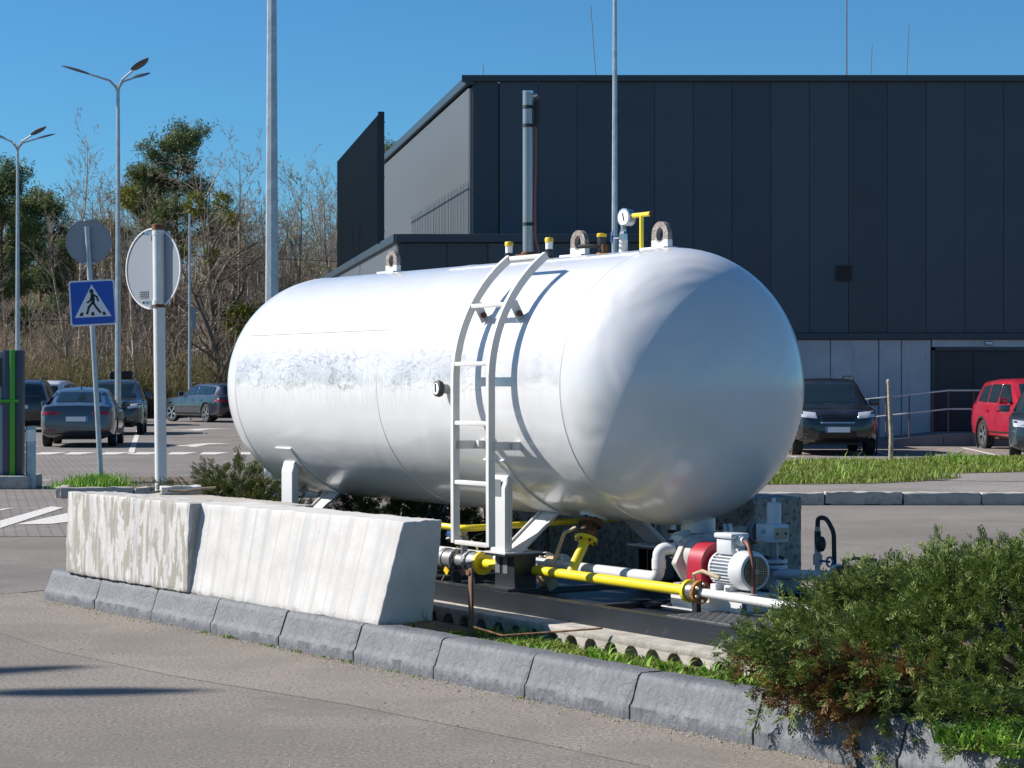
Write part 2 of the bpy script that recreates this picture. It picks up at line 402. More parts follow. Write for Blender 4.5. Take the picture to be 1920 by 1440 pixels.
# site frame: tank axis u runs from far left to near right, w points away from the viewer
ALPHA = 1.0011; OX, OY = -1.33, 15.875
Ux, Uy = math.cos(ALPHA), -math.sin(ALPHA); Wx, Wy = math.sin(ALPHA), math.cos(ALPHA)
def S(u, w, z=0): return (OX+u*Ux+w*Wx, OY+u*Uy+w*Wy, z)
SR = -ALPHA                            # site rotation about z
def site(name, label, cat, u=0, w=0, z=0, group=None): return thing(name, label, cat, S(u, w, z), SR, group)
# ================================================================== SETTING
sheet('road', [(-900, -600), (900, -600), (900, 1500), (-900, 1500)], 0, 'asphalt')
def SP(pts): return [S(u, -v)[:2] for u, v in pts]
sheet('road_edge_strip', SP([(-2.2, 2.02), (9.5, 1.50), (9.5, 2.15), (6.4, 2.38), (5.0, 2.55), (3.6, 2.85), (2.2, 3.0), (.6, 2.95), (-1.2, 3.2), (-2.6, 3.6)]), .002, 'asphalt_edge')
sheet('road_patch', [(-9, 18.6), (-4.2, 18.2), (-3.3, 17.2), (-3.35, 16.2), (-3.9, 15.5), (-5.2, 15.2), (-9, 16.0)], .0035, 'asphalt_patch')
sheet('paved_car_park', [(-70, 21.8), (-2.4, 21.6), (-2.0, 98), (-70, 98)], .005, 'pavers')
sheet('car_park', [(-1.9, 40), (60, 40), (60, 56), (-1.9, 56)], .004, 'asphalt_far')
sheet('forest_floor', [(-160, 97), (-6.5, 97), (-6.5, 320), (-160, 320)], .02, 'soil')

# raised footpath across the road with its kerb stones
MB().prism([(2.0, 27.46), (44, 27.46), (44, 42.2), (2.0, 39.2)], (0, 0, 0), (1, 0, 0), (0, 1, 0), (0, 0, .15)).build('footpath', 'footpath', smooth=False)
fp = bpy.data.objects['footpath']; fp['kind'] = 'structure'
def rough_box(dims, bev, cuts, amp, freq, seed, taper=None, chip=2.2):
    """stone-like box, base at z=0, centred in x,y"""
    bm = bmesh.new(); bmesh.ops.create_cube(bm, size=1)
    for v in bm.verts: v.co = Vector((v.co.x*dims[0], v.co.y*dims[1], (v.co.z+.5)*dims[2]))
    bmesh.ops.bevel(bm, geom=list(bm.edges), offset=bev, segments=2, affect='EDGES', profile=.5)
    for ax, n in enumerate(cuts):
        d = [Vector((1, 0, 0)), Vector((0, 1, 0)), Vector((0, 0, 1))][ax]
        lo = min(v.co[ax] for v in bm.verts)+bev*1.05; hi = max(v.co[ax] for v in bm.verts)-bev*1.05
        for i in range(1, n):
            bmesh.ops.bisect_plane(bm, geom=bm.verts[:]+bm.edges[:]+bm.faces[:], plane_co=d*(lo+(hi-lo)*i/n), plane_no=d)
    for v in bm.verts:
        p = v.co*freq+Vector((seed*7.3, seed*3.1, seed)); n = noise.noise_vector(p)+.5*noise.noise_vector(p*2.7)
        edge = 1.0
        k = sum(1 for a, h in ((0, dims[0]/2), (1, dims[1]/2)) if abs(abs(v.co[a])-h) < bev*1.5)+(1 if v.co.z < bev*1.5 or v.co.z > dims[2]-bev*1.5 else 0)
        if k >= 2:
            edge = chip; n = n+noise.noise_vector(p*5)*.9
        v.co += n*amp*edge
    if taper:
        for v in bm.verts: v.co = taper(v.co)
    me = bpy.data.meshes.new('stone'); bm.to_mesh(me); bm.free(); return me
pk = tag(bpy.data.objects.new('footpath_kerb', None), kind='structure'); C.objects.link(pk); pk.location = (2, 27.36, 0)
fk = [mobj('kerb_stone', rough_box((.985, .18, .165), .012, (12, 2, 3), .006, 5, 40+i), 'concrete', pk) for i in range(3)]
for i in range(30):
    o = fk[i] if i < 3 else inst(fk[i % 3], pk, rot=(0, 0, PI if i % 2 else 0)); o.location = (i*1.0+.5, 0, random.Random(i).uniform(-.008, .006))

# grey painted kerb round the tank island
def kerb_line(u): return 2.0-.046*(u+.62)       # v of the front foot
kb = tag(bpy.data.objects.new('kerb', None), kind='structure'); C.objects.link(kb); kb.location = S(0, 0, 0); kb.rotation_euler = (0, 0, SR)
def kerb_mesh(L, seed):
    prof = [(0, 0), (0, .068), (.012, .078), (.055, .205), (.072, .217), (.20, .217), (.20, 0)]
    prof2 = []
    for i in range(len(prof)-1):
        n = 5 if i == 2 else 2
        for k in range(n): t = k/n; prof2.append((prof[i][0]*(1-t)+prof[i+1][0]*t, prof[i][1]*(1-t)+prof[i+1][1]*t))
    prof2.append(prof[-1]); n = 26; vs = []; fs = []; m = len(prof2)
    for j in range(n+1):
        x = L*j/n
        for y, z in prof2:
            p = Vector((x+seed*5, y, z)); d = noise.noise_vector(p*5)*.004+noise.noise_vector(p*24)*.0036
            e = .007 if j in (0, n) else 0
            vs.append((x, y+(d.y if z > .001 else 0)+(e if y < .1 else 0), max(0, z+d.z*(1 if z > .05 else 0)-(e*.5 if z > .1 else 0))))
    for j in range(n):
        for k in range(m-1): fs.append((j*m+k, j*m+k+1, (j+1)*m+k+1, (j+1)*m+k))
    fs += [tuple(range(m)), tuple(n*m+k for k in range(m-1, -1, -1))]
    me = bpy.data.meshes.new('kerb_stone'); me.from_pydata(vs, [], fs); return me
ang = math.atan(.046)
us = [-.66, .2, 1.08, 1.93, 2.79, 3.64, 4.45, 5.27, 6.10, 6.95, 7.8, 8.65, 9.5, 10.35, 11.2, 12.05, 12.9]
for i in range(len(us)-1):
    L = us[i+1]-us[i]-.012
    o = mobj('kerb_stone', kerb_mesh(L, i), 'kerb_paint', kb, angle=50); o.location = (us[i]+.006, -kerb_line(us[i]), 0); o.rotation_euler = (0, 0, ang)
mside = kerb_mesh(.85, 33)
for i in range(4):                            # far left end, running back
    o = mobj('kerb_stone', mside.copy(), 'kerb_paint', kb, angle=50) ; o.location = (-.655, -1.80+.86*(i+1)+.0, 0); o.rotation_euler = (0, 0, -PI/2)
for i in range(15):                           # back edge
    o = mobj('kerb_stone', kerb_mesh(.85, 50+i), 'kerb_paint', kb, angle=50); o.location = (-.45+.86*(i+1), 1.80, 0); o.rotation_euler = (0, 0, PI)
for i in range(4):                            # near end, closing the island
    o = mobj('kerb_stone', mside.copy(), 'kerb_paint', kb, angle=50); o.location = (12.92, -1.42+.80*i, 0); o.rotation_euler = (0, 0, PI/2)
soil = MB()
# uneven soil bed
n1, n2 = 124, 34; vs = []; fs = []
for i in range(n1+1):
    for j in range(n2+1):
        u = -.5+13.3*i/n1; v = -1.65+(kerb_line(u)-.16+1.65)*j/n2
        vs.append((u, -v, .125+.022*noise.noise(Vector((u*3, v*3, 0)))+.018*noise.noise(Vector((u*11, v*11, 4)))))
for i in range(n1):
    for j in range(n2): k = i*(n2+1)+j; fs.append((k, k+1, k+n2+2, k+n2+1))
so = soil.add(vs, fs).build('soil_bed', 'soil', loc=S(0, 0, 0)); so.rotation_euler = (0, 0, SR); so['kind'] = 'structure'

# little grass island by the crossing sign
iso = tag(bpy.data.objects.new('crossing_kerb', None), kind='structure'); C.objects.link(iso); iso.location = (-6.12, 28.9, 0)
for i, (x, y, rz) in enumerate([(.5, 0, .06), (1.5, .06, .06), (-.02, .56, PI/2), (-.02, 1.56, PI/2), (2.2, .1, .06), (3.2, .16, .06)]):
    o = mobj('kerb_stone', rough_box((.98, .14, .15), .02, (8, 2, 2), .006, 5, 60+i), 'concrete', iso); o.location = (x, y, 0); o.rotation_euler = (0, 0, rz)
MB().prism([(-6.05, 28.98), (-2.4, 29.2), (-2.4, 34), (-6.05, 33)], (0, 0, 0), (1, 0, 0), (0, 1, 0), (0, 0, .11)).build('crossing_island', 'soil', smooth=False)['kind'] = 'structure'

# painted markings on the car park
mk = tag(bpy.data.objects.new('road_markings', None), kind='structure'); C.objects.link(mk); mk.location = (0, 0, .011)
def mark(pts, name='marking'):
    me = bpy.data.meshes.new(name); me.from_pydata([(x, y, 0) for x, y in pts], [], [tuple(range(len(pts)))])
    return mobj(name, me, 'road_paint', mk, smooth=False)
def gp(px, py): Y = 4000*EYE/(py-720); return ((px-960)/4000*Y, Y)
for a in ([(0, 978), (95, 951), (120, 953), (0, 984+8)], [(30, 985), (124, 964), (132, 966), (128, 980), (95, 984)], [(0, 956), (30, 953), (0, 959)]): mark([gp(*p) for p in a], 'crossing_stripe')
for i, x0 in enumerate((62, 118, 186, 247, 313, 374, 438)):           # dashed give-way bars
    a = gp(x0, 853); b = gp(x0+30, 853); mark([a, b, (b[0]+.1, b[1]+1.6), (a[0]+.1-.25, a[1]+1.6)], 'dash')
for p, q in (((60, 902), (92, 902)), ((102, 908), (160, 904)), ((160, 900), (205, 899)), ((230, 899), (280, 897))):
    a, b = gp(*p), gp(*q); mark([a, b, (b[0], b[1]+.22), (a[0], a[1]+.22)], 'line')
for (x0, y0) in ((313, 833), (318, 803)):                             # straight-on arrows
    a = gp(x0, y0+4); Y = a[1]; s = Y/4000
    P = lambda dx, dy: (a[0]+dx*s, Y+dy)
    mark([P(0, 0), P(45, 0), P(45, -.7), P(62, -.7), P(62, .9), P(45, 1.1), P(0, .45)], 'arrow')
    mark([P(20, 1.4), P(45, .95), P(62, .95), P(62, 1.5), P(105, 2.0), P(50, 2.6)], 'arrow_head')
for p, q in (((245, 852), (262, 800)), ((62, 852), (20, 842)), ((20, 842), (60, 832)), ((258, 795), (272, 775)), ((30, 838), (76, 838)), ((100, 846), (240, 846))):
    a, b = gp(*p), gp(*q); d = nrm((b[0]-a[0], b[1]-a[1])); n_ = np.array((-d[1], d[0]))*.07
    mark([(a[0]-n_[0], a[1]-n_[1]), (b[0]-n_[0], b[1]-n_[1]), (b[0]+n_[0], b[1]+n_[1]), (a[0]+n_[0], a[1]+n_[1])], 'bay_line')
for p, q in (((1475, 856), (1490, 858)), ((1600, 838), (1660, 853)), ((1800, 840), (1880, 858))):
    a, b = gp(*p), gp(*q); mark([a, (a[0]+.12, a[1]), (b[0]+.12, b[1]), b], 'bay_line')

# ------------------------------------------------------------------ concrete blocks
def block(label, u, w, z, L, D, H, mat, seed, yaw=0, roll=0, wear=0., ends=None, taper=None):
    me = rough_box((L, D, H), .010, (60, 10, 18), .0026, 5, seed, taper, 2.6)
    o = mobj('concrete_block', me, mat, angle=55); o.location = S(u, w, z); o.rotation_euler = (roll, 0, SR+yaw); o['wear'] = wear
    if ends:                                # shallow groove down the end face
        for v in me.vertices:
            if v.co.x > L/2-.05 and abs(v.co.y) < D*.28: v.co.x -= .02
    return tag(o, label, 'concrete block')
block('long whitewashed concrete block leaning back on the kerb beside the tank, clean white face', 2.60, -1.59, .212, 2.30, .36, .572, 'limewash', 5, yaw=.055, wear=-.75, taper=lambda c: Vector((c.x, c.y+(c.z/.572)*((.125+.045*c.x/1.15)*(.18-c.y)/.36+.07*(c.y+.18)/.36), c.z)))
block('flaking whitewashed concrete block at the far left end of the kerb, grey concrete showing through', .575, -1.715, .210, 1.86, .38, .572, 'limewash', 8, yaw=.06, roll=-.03, wear=.75)
block('bare grey concrete block lying flat behind the flaking whitewashed block', .52, -1.22, .12, 1.90, .52, .63, 'concrete', 12, yaw=.05)
block('rough pebbly concrete block behind the tank, end nearest the pump, with peeling paint', 2.27, 1.40, .20, 2.36, .40, .62, 'concrete_rough', 15)
block('rough pebbly concrete block in the shade behind the middle of the tank', -.13, 1.40, .20, 2.36, .40, .60, 'concrete_rough', 16)
fr = mobj('concrete_fragment', rough_box((.30, .22, .06), .008, (7, 5, 3), .004, 6, 21), 'limewash'); fr.location = S(-.28, -1.10, .748); fr.rotation_euler = (0, 0, .2)
tag(fr, 'white broken slab of concrete lying on the bare block beside the round sign post', 'rubble'); fr['wear'] = -1.
MB().tube([(-.0, 0, .02), (.12, .02, .035), (.26, .0, .03), (.40, .03, .05), (.5, .02, .06)], [.006, .010, .012, .012, .009], 7).build('fallen_branch', 'bark', loc=S(-.30, -1.32, .748)).rotation_euler = (0, 0, SR+.7)
tag(bpy.data.objects['fallen_branch'], 'dry brown branch lying on top of the bare concrete block', 'branch')

# foundation slab with scalloped edge under the skid
fs_ = site('foundation_slab', 'pale concrete foundation slab with scalloped edge under the skid', 'slab', 0, 0, 0)
edge = []; x = -.3
x0, x1, sp = -.3, 6.05, .186
front = [(x0, -.90)]; xc = x0+.12
while xc < x1-.1:
    front += [(xc-.058, -.90)]+[(xc-.058*math.cos(PI*k/8), -.90+.05*math.sin(PI*k/8)) for k in range(1, 8)]+[(xc+.058, -.90)]; xc += sp
front += [(x1, -.90)]
b = MB(); pz = [(x0, .196), (x0, .03)]; xc = x0+.12
while xc < x1-.1:
    pz += [(xc-.062, .03), (xc-.062, .118)]+[(xc-.062*math.cos(PI*k/10), .124+.060*math.sin(PI*k/10)) for k in range(1, 10)]+[(xc+.062, .118), (xc+.062, .03)]; xc += sp
pz += [(x1, .03), (x1, .196)]
vs = []; fs = []
for (xa, za), (xb, zb_) in zip(pz[1:-1], pz[2:]):          # arched front edge, strip by strip up to the top
    if abs(xb-xa) > 1e-6: b.prism([(xa, za), (xb, zb_), (xb, .196), (xa, .196)], (0, -.90, 0), (1, 0, 0), (0, 0, 1), (0, .055, 0))
b.build('slab_edge', 'slab_concrete', fs_, smooth=False)
MB().box(((x0+x1)/2, .035, .103), (x1-x0, 1.76, .142)).build('slab', 'slab_concrete', fs_, smooth=False)
MB().box((2.875, 0.005, .198), (6.35, 1.815, .040)).build('slab_top', 'slab_concrete', fs_, bevel=.008)
# ================================================================== GAS TANK
RT, LT, CAPD, AZ = .80, 4.207, .595, 1.537
tk = site('gas_tank', 'large white horizontal gas storage tank with side ladder and domed ends', 'tank', 0, 0, AZ)
b = MB(); b.lathe([(RT, LT*i/24) for i in range(25)], (0, 0, 0), (1, 0, 0), 96, caps=False); b.build('shell', 'tank_paint', tk, angle=80, fix=False)
def cap(sgn, x0):
    pr = []
    for i in range(33):
        s = PI/2*i/32; t_ = math.sin(s)**.87; pr.append((RT*max(1-t_**2.15, 0)**(1/2.35) if i < 32 else .002, sgn*CAPD*t_))
    return MB().lathe(pr, (x0, 0, 0), (1, 0, 0), 96, caps=False).build('end_cap', 'cap_paint', tk, angle=80)
cap(-1, 0); cap(1, LT)
def wring(x, r, name='weld_seam', mat='white_paint'):
    MB().lathe([(RT-.004+r*math.cos(2*PI*k/6), r*1.3*math.sin(2*PI*k/6)) for k in range(6)], (x, 0, 0), (1, 0, 0), 96, closed=True).build(name, mat, tk, fix=False)
wring(0, .0075); wring(LT/2, .0065); wring(LT, .0075)
def at(a, r=RT): return (-r*math.cos(a), r*math.sin(a))          # a = angle above the horizontal on the near side -> (w, z)
for a, xa, xb in ((R(27), 0, LT/2), (R(72), LT/2, LT)):
    w, z = at(a, RT); MB().tube([(xa, w, z), (xb, w, z)], .006, 6).build('weld_seam', 'white_paint', tk)
# ladder
RL = .903
path = [(.901, .61-AZ), (.903, 1.0-AZ), (.903, 1.40-AZ)]; path = [(-p, q) for p, q in path]
path += [at(a, RL+.025*a/R(56)) for a in np.linspace(0, R(56), 15)]
def outs_of(path):
    o = []
    for i in range(len(path)):
        p, q = path[max(i-1, 0)], path[min(i+1, len(path)-1)]; t = nrm((q[0]-p[0], q[1]-p[1])); o.append((0, -t[1], t[0]))
    return o
lad = None
UL, UR_ = 3.25, 3.645
b = MB()
for u in (UL, UR_): b.ribbon([(u, w, z) for w, z in path], (1, 0, 0), .030, .045, outs_of(path))
lad = b.build('ladder', 'white_old', tk, smooth=False)
def rung(w, z, name='rung'): MB().box(((UL+UR_)/2, w, z), (UR_-UL-.03, .034, .026)).build(name, 'white_old', lad, bevel=.004)
for z in (.615, .97, 1.32, 1.668): rung(-.902, z-AZ)
rung(*at(math.asin((2.013-AZ)/.92), .92)); rung(*at(R(55.8), .927))
for u in (UL, UR_):
    # lower stays run level to the shell, upper ones radially
    za = 1.19-AZ; wS = -math.sqrt(RT**2-za**2)
    MB().box((u+.012, (-.895+wS)/2, za), (.006, .895+wS+.02, .05)).build('bracket', 'white_old', lad)
    MB().cyl((u+.005, wS-.03, za), (u+.035, wS-.03, za), .016, n=8).build('bolt', 'dark_metal', lad)
    MB().box((u+.035, wS-.015, za), (.03, .07, .05)).build('bracket', 'white_old', lad)
    a = R(33); w0, z0 = at(a, .90); w1, z1 = at(a-R(4), RT)
    b = MB(); t_ = nrm((0, w1-w0, z1-z0)); b.ribbon([(u+.012, w0, z0), (u+.012, w1, z1)], (0, -t_[2], t_[1]), .055, .008, [(1, 0, 0)]*2); b.build('bracket', 'white_old', lad, smooth=False)
    q = np.array((u+.012, w0, z0))*.35+np.array((u+.012, w1, z1))*.65; MB().cyl(q-[.012, 0, 0], q+[.02, 0, 0], .018, n=8).build('bolt', 'rust', lad)
# level gauge on the flank
lg = MB().cyl((2.985, -.79, -.015), (2.985, -.845, -.015), .030, n=16).build('level_gauge', 'cast_grey', tk)
MB().lathe([(.048, 0), (.052, .012), (.048, .03), (.040, .034)], (2.985, -.845, -.015), (0, -1, 0), 20).build('gauge_rim', 'dark_metal', lg)
MB().cyl((2.985, -.878, -.015), (2.985, -.881, -.015), .036, n=20).build('gauge_dial', 'label_white', lg)
MB().box((2.985, -.884, -.010), (.006, .004, .05)).build('needle', 'black_gloss', lg)
# support legs: four bent plates with slanting struts
def leg(u, sg):
    f = lambda v, z: (-v*sg, z-AZ)
    b = MB(); pth = [f(.63, .545), f(.63, .93), f(.615, .99), f(.585, 1.03)]
    hw = .080
    b.ribbon([(u, *p) for p in pth], (1, 0, 0), 2*hw, .012, [(0, -1, 0)]*4)
    for s in (-1, 1):                             # folded flanges
        b.prism([(.63, .545), (.63, .95), (.615, .985), (.585, .985), (.590, .545)], (u+s*hw-.006, 0, -AZ), (0, -sg, 0), (0, 0, 1), (.012, 0, 0))
    L = b.build('leg', 'white_paint', tk, smooth=False)
    # pad against the shell
    aa = [R(x) for x in (-33, -38, -44, -50, -58, -66, -74)]
    b = MB(); b.ribbon([(u+.02, (at(a, RT+.006)[0])*sg, at(a, RT+.006)[1]) for a in aa], (1, 0, 0), .24, .012, [(0, at(a)[0]*sg, at(a)[1]) for a in aa]); b.build('pad', 'white_paint', L)
    b = MB(); b.ribbon([(u+.02, *f(.53, .55)), (u+.02, *f(.24, .795))], (1, 0, 0), .20, .012, [(0, .6, .8)]*2)
    for s in (-1, 1): b.ribbon([(u+.02+s*.1, *f(.53, .565)), (u+.02+s*.1, *f(.25, .80))], (1, 0, 0), .012, .05, [(0, .6*sg, .8)]*2)
    b.build('strut', 'white_paint', L, smooth=False)
    MB().box((u+.01, -.53*sg, .543-AZ), (.235, .27, .010)).build('foot_plate', 'white_paint', L)
    return L
lg_near = leg(3.30, 1); leg(.50, 1); leg(3.30, -1); leg(.50, -1)
MB().box((3.305, -.638, .93-AZ), (.065, .003, .10)).build('data_plate', 'grey_metal', lg_near)
# lifting lugs
for u in (.905, 3.24, 4.085):
    z0 = math.sqrt(RT**2)
    o = MB().box((u-.035, 0, z0+.004), (.24, .10, .016)).build('lug_pad', 'white_paint', tk, bevel=.004)
    n = 28; outer = []; inner = []
    for i in range(n):
        t = 2*PI*i/n; c, s = math.cos(t), math.sin(t)
        ox, oz = .078*c, .075*s
        if s < 0: k = .078/max(abs(c), .001); k2 = .085/max(abs(s), .001); k = min(k, k2); ox, oz = k*c, k*s
        outer.append((ox, oz)); inner.append((.034*c, .040*s))
    lug = MB().ring(outer, inner, (u, -.016, z0+.085), (1, 0, 0), (0, 0, 1), (0, .032, 0)).build('lifting_lug', 'lug_bare', tk, smooth=False)
    low = [(-.079, 0), (.079, 0), (.079, .052), (.036, .052), (.018, .040), (0, .036), (-.018, .040), (-.036, .052), (-.079, .052)]
    MB().prism(low, (u, -.0175, z0+.0), (1, 0, 0), (0, 0, 1), (0, .035, 0)).build('lug_base', 'white_paint', lug, smooth=False)
# safety valves
for u in (2.43, 2.90):
    o = MB().lathe([(.020, 0), (.020, .02), (.026, .022), (.026, .05), (.022, .052), (.022, .056), (.027, .058), (.027, .065)], (u, 0, RT-.004), (0, 0, 1), 8).build('safety_valve', 'dark_metal', tk, angle=25)
    MB().lathe([(.0235, 0), (.0235, .045)], (u, 0, RT+.061), (0, 0, 1), 16).build('valve_sleeve', 'label_white', o)
    MB().lathe([(.027, 0), (.028, .022), (.024, .028), (.004, .031)], (u, 0, RT+.106), (0, 0, 1), 18).build('valve_cap', 'yellow_cap', o)
    MB().lathe([(.036, -.006), (.030, .008)], (u, 0, RT-.002), (0, 0, 1), 16).build('weld_collar', 'rust', o)
# vent mast
um = 2.655
ms = MB().cyl((um, 0, RT), (um, 0, 3.415-AZ), .0335, n=28).build('vent_mast', 'chrome', tk)
MB().lathe([(.080, 0), (.080, .018), (.045, .02), (.042, .034)], (um, 0, RT+.022), (0, 0, 1), 24).build('mast_flange', 'rust', ms)
MB().lathe([(.035, 0), (.035, .012), (.02, .014)], (um, 0, 3.411-AZ), (0, 0, 1), 28).build('mast_cap', 'steel', ms)
for z in (3.308, 3.19, 2.56): MB().lathe([(.0355, 0), (.0355, .022)], (um, 0, z-AZ), (0, 0, 1), 24).build('strap', 'black_rubber', ms)
MB().tube([(um+.03, .035, RT+.02), (um+.045, .05, RT+.06), (um+.035, .03, RT+.16), (um+.025, .034, 1.2), (um+.03, .04, 3.05-AZ), (um+.03, .038, 3.2-AZ)], .009, 8).build('cable', 'brown_cable', ms)
MB().tube([(um+.03, .042, 3.19-AZ), (um+.035, .045, 3.25-AZ), (um+.035, .046, 3.36-AZ)], [.010, .020, .017], 10).build('cable_joint', 'black_rubber', ms)
MB().tube([(um+.03, .046, 3.35-AZ), (um+.04, .06, 3.39-AZ), (um+.02, .03, 3.395-AZ)], .006, 8).build('lead', 'brown_cable', ms)
MB().cyl((um+.02, .02, 3.395-AZ), (um+.04, .045, 3.395-AZ), .012, n=8).build('nipple', 'steel', ms)
# ball valve with lever
u = 3.475
bv = MB().lathe([(.034, -.01), (.028, .015), (.020, .018), (.022, .045), (.025, .05), (.025, .105)], (u, 0, RT), (0, 0, 1), 18).build('ball_valve', 'dark_metal', tk)
MB().lathe([(.028, 0), (.030, .004), (.030, .018), (.026, .022)], (u, 0, RT+.105), (0, 0, 1), 18).build('valve_cap', 'yellow_cap', bv)
MB().lathe([(.036, -.012), (.032, .010)], (u, 0, RT), (0, 0, 1), 16).build('weld_collar', 'rust_orange', bv)
MB().tube([(u, -.02, RT+.045), (u-.02, -.05, RT+.05), (u-.11, -.09, RT+.05)], [.010, .012, .013], 8).build('lever', 'black_rubber', bv)
MB().box((u+.024, .005, RT+.035), (.02, .04, .05)).build('rusty_nut', 'rust', bv, bevel=.006)
# pressure gauge
u = 3.70
pg = MB().lathe([(.027, -.01), (.027, .075)], (u, 0, RT), (0, 0, 1), 20).build('pressure_gauge', 'white_paint', tk)
MB().lathe([(.027, 0), (.027, .035), (.020, .05), (.020, .062)], (u, 0, RT+.075), (0, 0, 1), 6).build('gauge_valve', 'steel', pg, angle=20)
MB().cyl((u, 0, RT+.135), (u, 0, RT+.165), .015, n=8).build('gauge_stem', 'grey_metal', pg)
zc = RT+.165+.045
gd = nrm((.12, -1, 0))
MB().lathe([(.050, -.045), (.050, .0), (.055, .002), (.055, .012), (.047, .012)], (u, .012, zc), gd, 28).build('gauge_case', 'steel', pg)
gf = np.array((u, .012, zc))+gd*.0135
MB().cyl(gf, gf+gd*.001, .046, n=26).build('dial', 'tan_paint' if False else 'label_white', pg)
MB().tube([gf+gd*.003+[.006, 0, -.02], gf+gd*.003+[-.006, 0, .026]], .003, 5).build('needle', 'black_gloss', pg)
hw_c = np.array((u-.04, -.055, RT+.09))
MB().tube([(u-.012, -.012, RT+.09), hw_c], .008, 8).build('spindle', 'steel', pg)
b = MB(); ha, hb, hd = basis((-.5, -.85, 0)); b.tube([hw_c+.032*(math.cos(t)*ha+math.sin(t)*hb) for t in np.linspace(0, 2*PI, 19)], .006, 6)
for k in range(4): t = k*PI/2; b.tube([hw_c, hw_c+.032*(math.cos(t)*ha+math.sin(t)*hb)], .004, 5)
b.build('handwheel', 'blue_wheel', pg)
# yellow tee handle
u = 3.885
te = MB().cyl((u, 0, RT-.01), (u, 0, 2.545-AZ), .013, n=14).build('tee_handle', 'yellow_paint', tk)
MB().cyl((u-.085, 0, 2.55-AZ), (u+.09, 0, 2.55-AZ), .014, n=12).build('tee_bar', 'yellow_paint', te)
for s in (-.087, .092): MB().cyl((u+s-.005, 0, 2.55-AZ), (u+s+.005, 0, 2.55-AZ), .0145, n=12).build('bar_end', 'rust', te)
# bottom outlet nozzles
def fl(b, p, d, r, t, n=24, hub=None): b.lathe([(r, -t/2), (r, t/2)], p, d, n)
def bolts(name, parent, p, d, r, n, br=.011, ln=.03, mat='dark_metal', a0=.4):
    a, b_, d = basis(d); p = np.asarray(p, float)
    for i in range(n):
        t = a0+2*PI*i/n; q = p+r*(math.cos(t)*a+math.sin(t)*b_)
        MB().cyl(q-d*ln/2, q+d*ln/2, br, n=6).build(name, mat, parent, angle=20)
nz = MB().lathe([(.085, .06), (.082, -.02)], (3.70, -.215, .775-AZ), (0, .27, .96), 24).build('outlet_nozzle', 'white_paint', tk)
nz2 = MB().lathe([(.10, .08), (.10, -.06)], (4.30, .10, .755-AZ), (0, 0, 1), 24).build('outlet_nozzle', 'white_paint', tk)

# ================================================================== SKID
sk = site('skid_frame', 'dark navy steel skid frame carrying the white gas tank', 'skid', 0, 0, .218)
def beam(w, u0=0.0, u1=6.0):
    b = MB(); h = .11
    for z in (.004, h-.004): b.box(((u0+u1)/2, w, z), (u1-u0, .075, .008))
    b.box(((u0+u1)/2, w+(.028 if w < 0 else -.028)*0, h/2), (u1-u0, .007, h-.016)); b.build('side_beam', 'skid_paint', sk, smooth=False)
    MB().box(((u0+u1)/2, w-(.033 if w < 0 else -.033), h/2), (u1-u0-.002, .006, h-.017)).build('web_plate', 'skid_paint', sk, smooth=False)
beam(-.70); beam(.70)
for u in (.05, 1.2, 2.3, 3.3, 4.3, 5.1, 5.95): MB().box((u, 0, .06), (.07, 1.32, .08)).build('cross_member', 'skid_paint', sk, smooth=False)
for u in (.50, 3.33):
    for s in (-1, 1):
        b = MB(); z0, z1 = .112, .305
        b.prism([(-.11, 0), (.11, 0), (.10, z1-z0), (-.10, z1-z0)], (u, -.60*s-.005, z0), (1, 0, 0), (0, 0, 1), (0, .01, 0))
        b.box((u-.09, -.52*s, (z0+z1)/2), (.012, .15, z1-z0)); b.box((u+.09, -.52*s, (z0+z1)/2), (.012, .15, z1-z0)); b.box((u, -.52*s, (z0+z1)/2), (.012, .14, z1-z0))
        po = b.build('support_post', 'skid_paint', sk, smooth=False)
        MB().box((u, -.53*s, .314), (.25, .27, .014)).build('post_plate', 'skid_paint', po)
        MB().box((u, -.66*s, .1195), (.40, .10, .013)).build('post_foot', 'skid_paint', po)
        if s == 1:
            for dx in (-.075, .01): MB().box((u+dx, -.608, .25), (.05, .003, .10)).build('sticker', 'grey_metal', po)
# checker plate deck with raised ribs
dk = MB().box((5.53, 0, .114), (.92, 1.40, .006)).build('deck_plate', 'checker_plate', sk)
b = MB(); rnd = random.Random(5)
for i in range(30):
    for j in range(44):
        x = 5.09+i*.030; y = -.68+j*.031; s = 1 if (i+j) % 2 else -1
        r = Matrix.Rotation(s*R(45), 3, 'Z'); b.box((x, y, .1185), (.024, .006, .003), r)
o = b.build('tread_pattern', 'checker_plate', dk, smooth=False, fix=False); o['kind'] = 'stuff'
MB().box((2.7, -.05, .068), (4.6, 1.2, .004)).build('drip_pan', 'skid_paint', sk)
for u in (1.5, 4.0, 5.9): MB().box((u, -.72, -.0045), (.20, .14, .006)).build('packing_plate', 'dark_metal', sk)
MB().box((4.33, -.28, .085), (.16, .10, .03)).build('drain_cover', 'skid_paint', sk, bevel=.008)

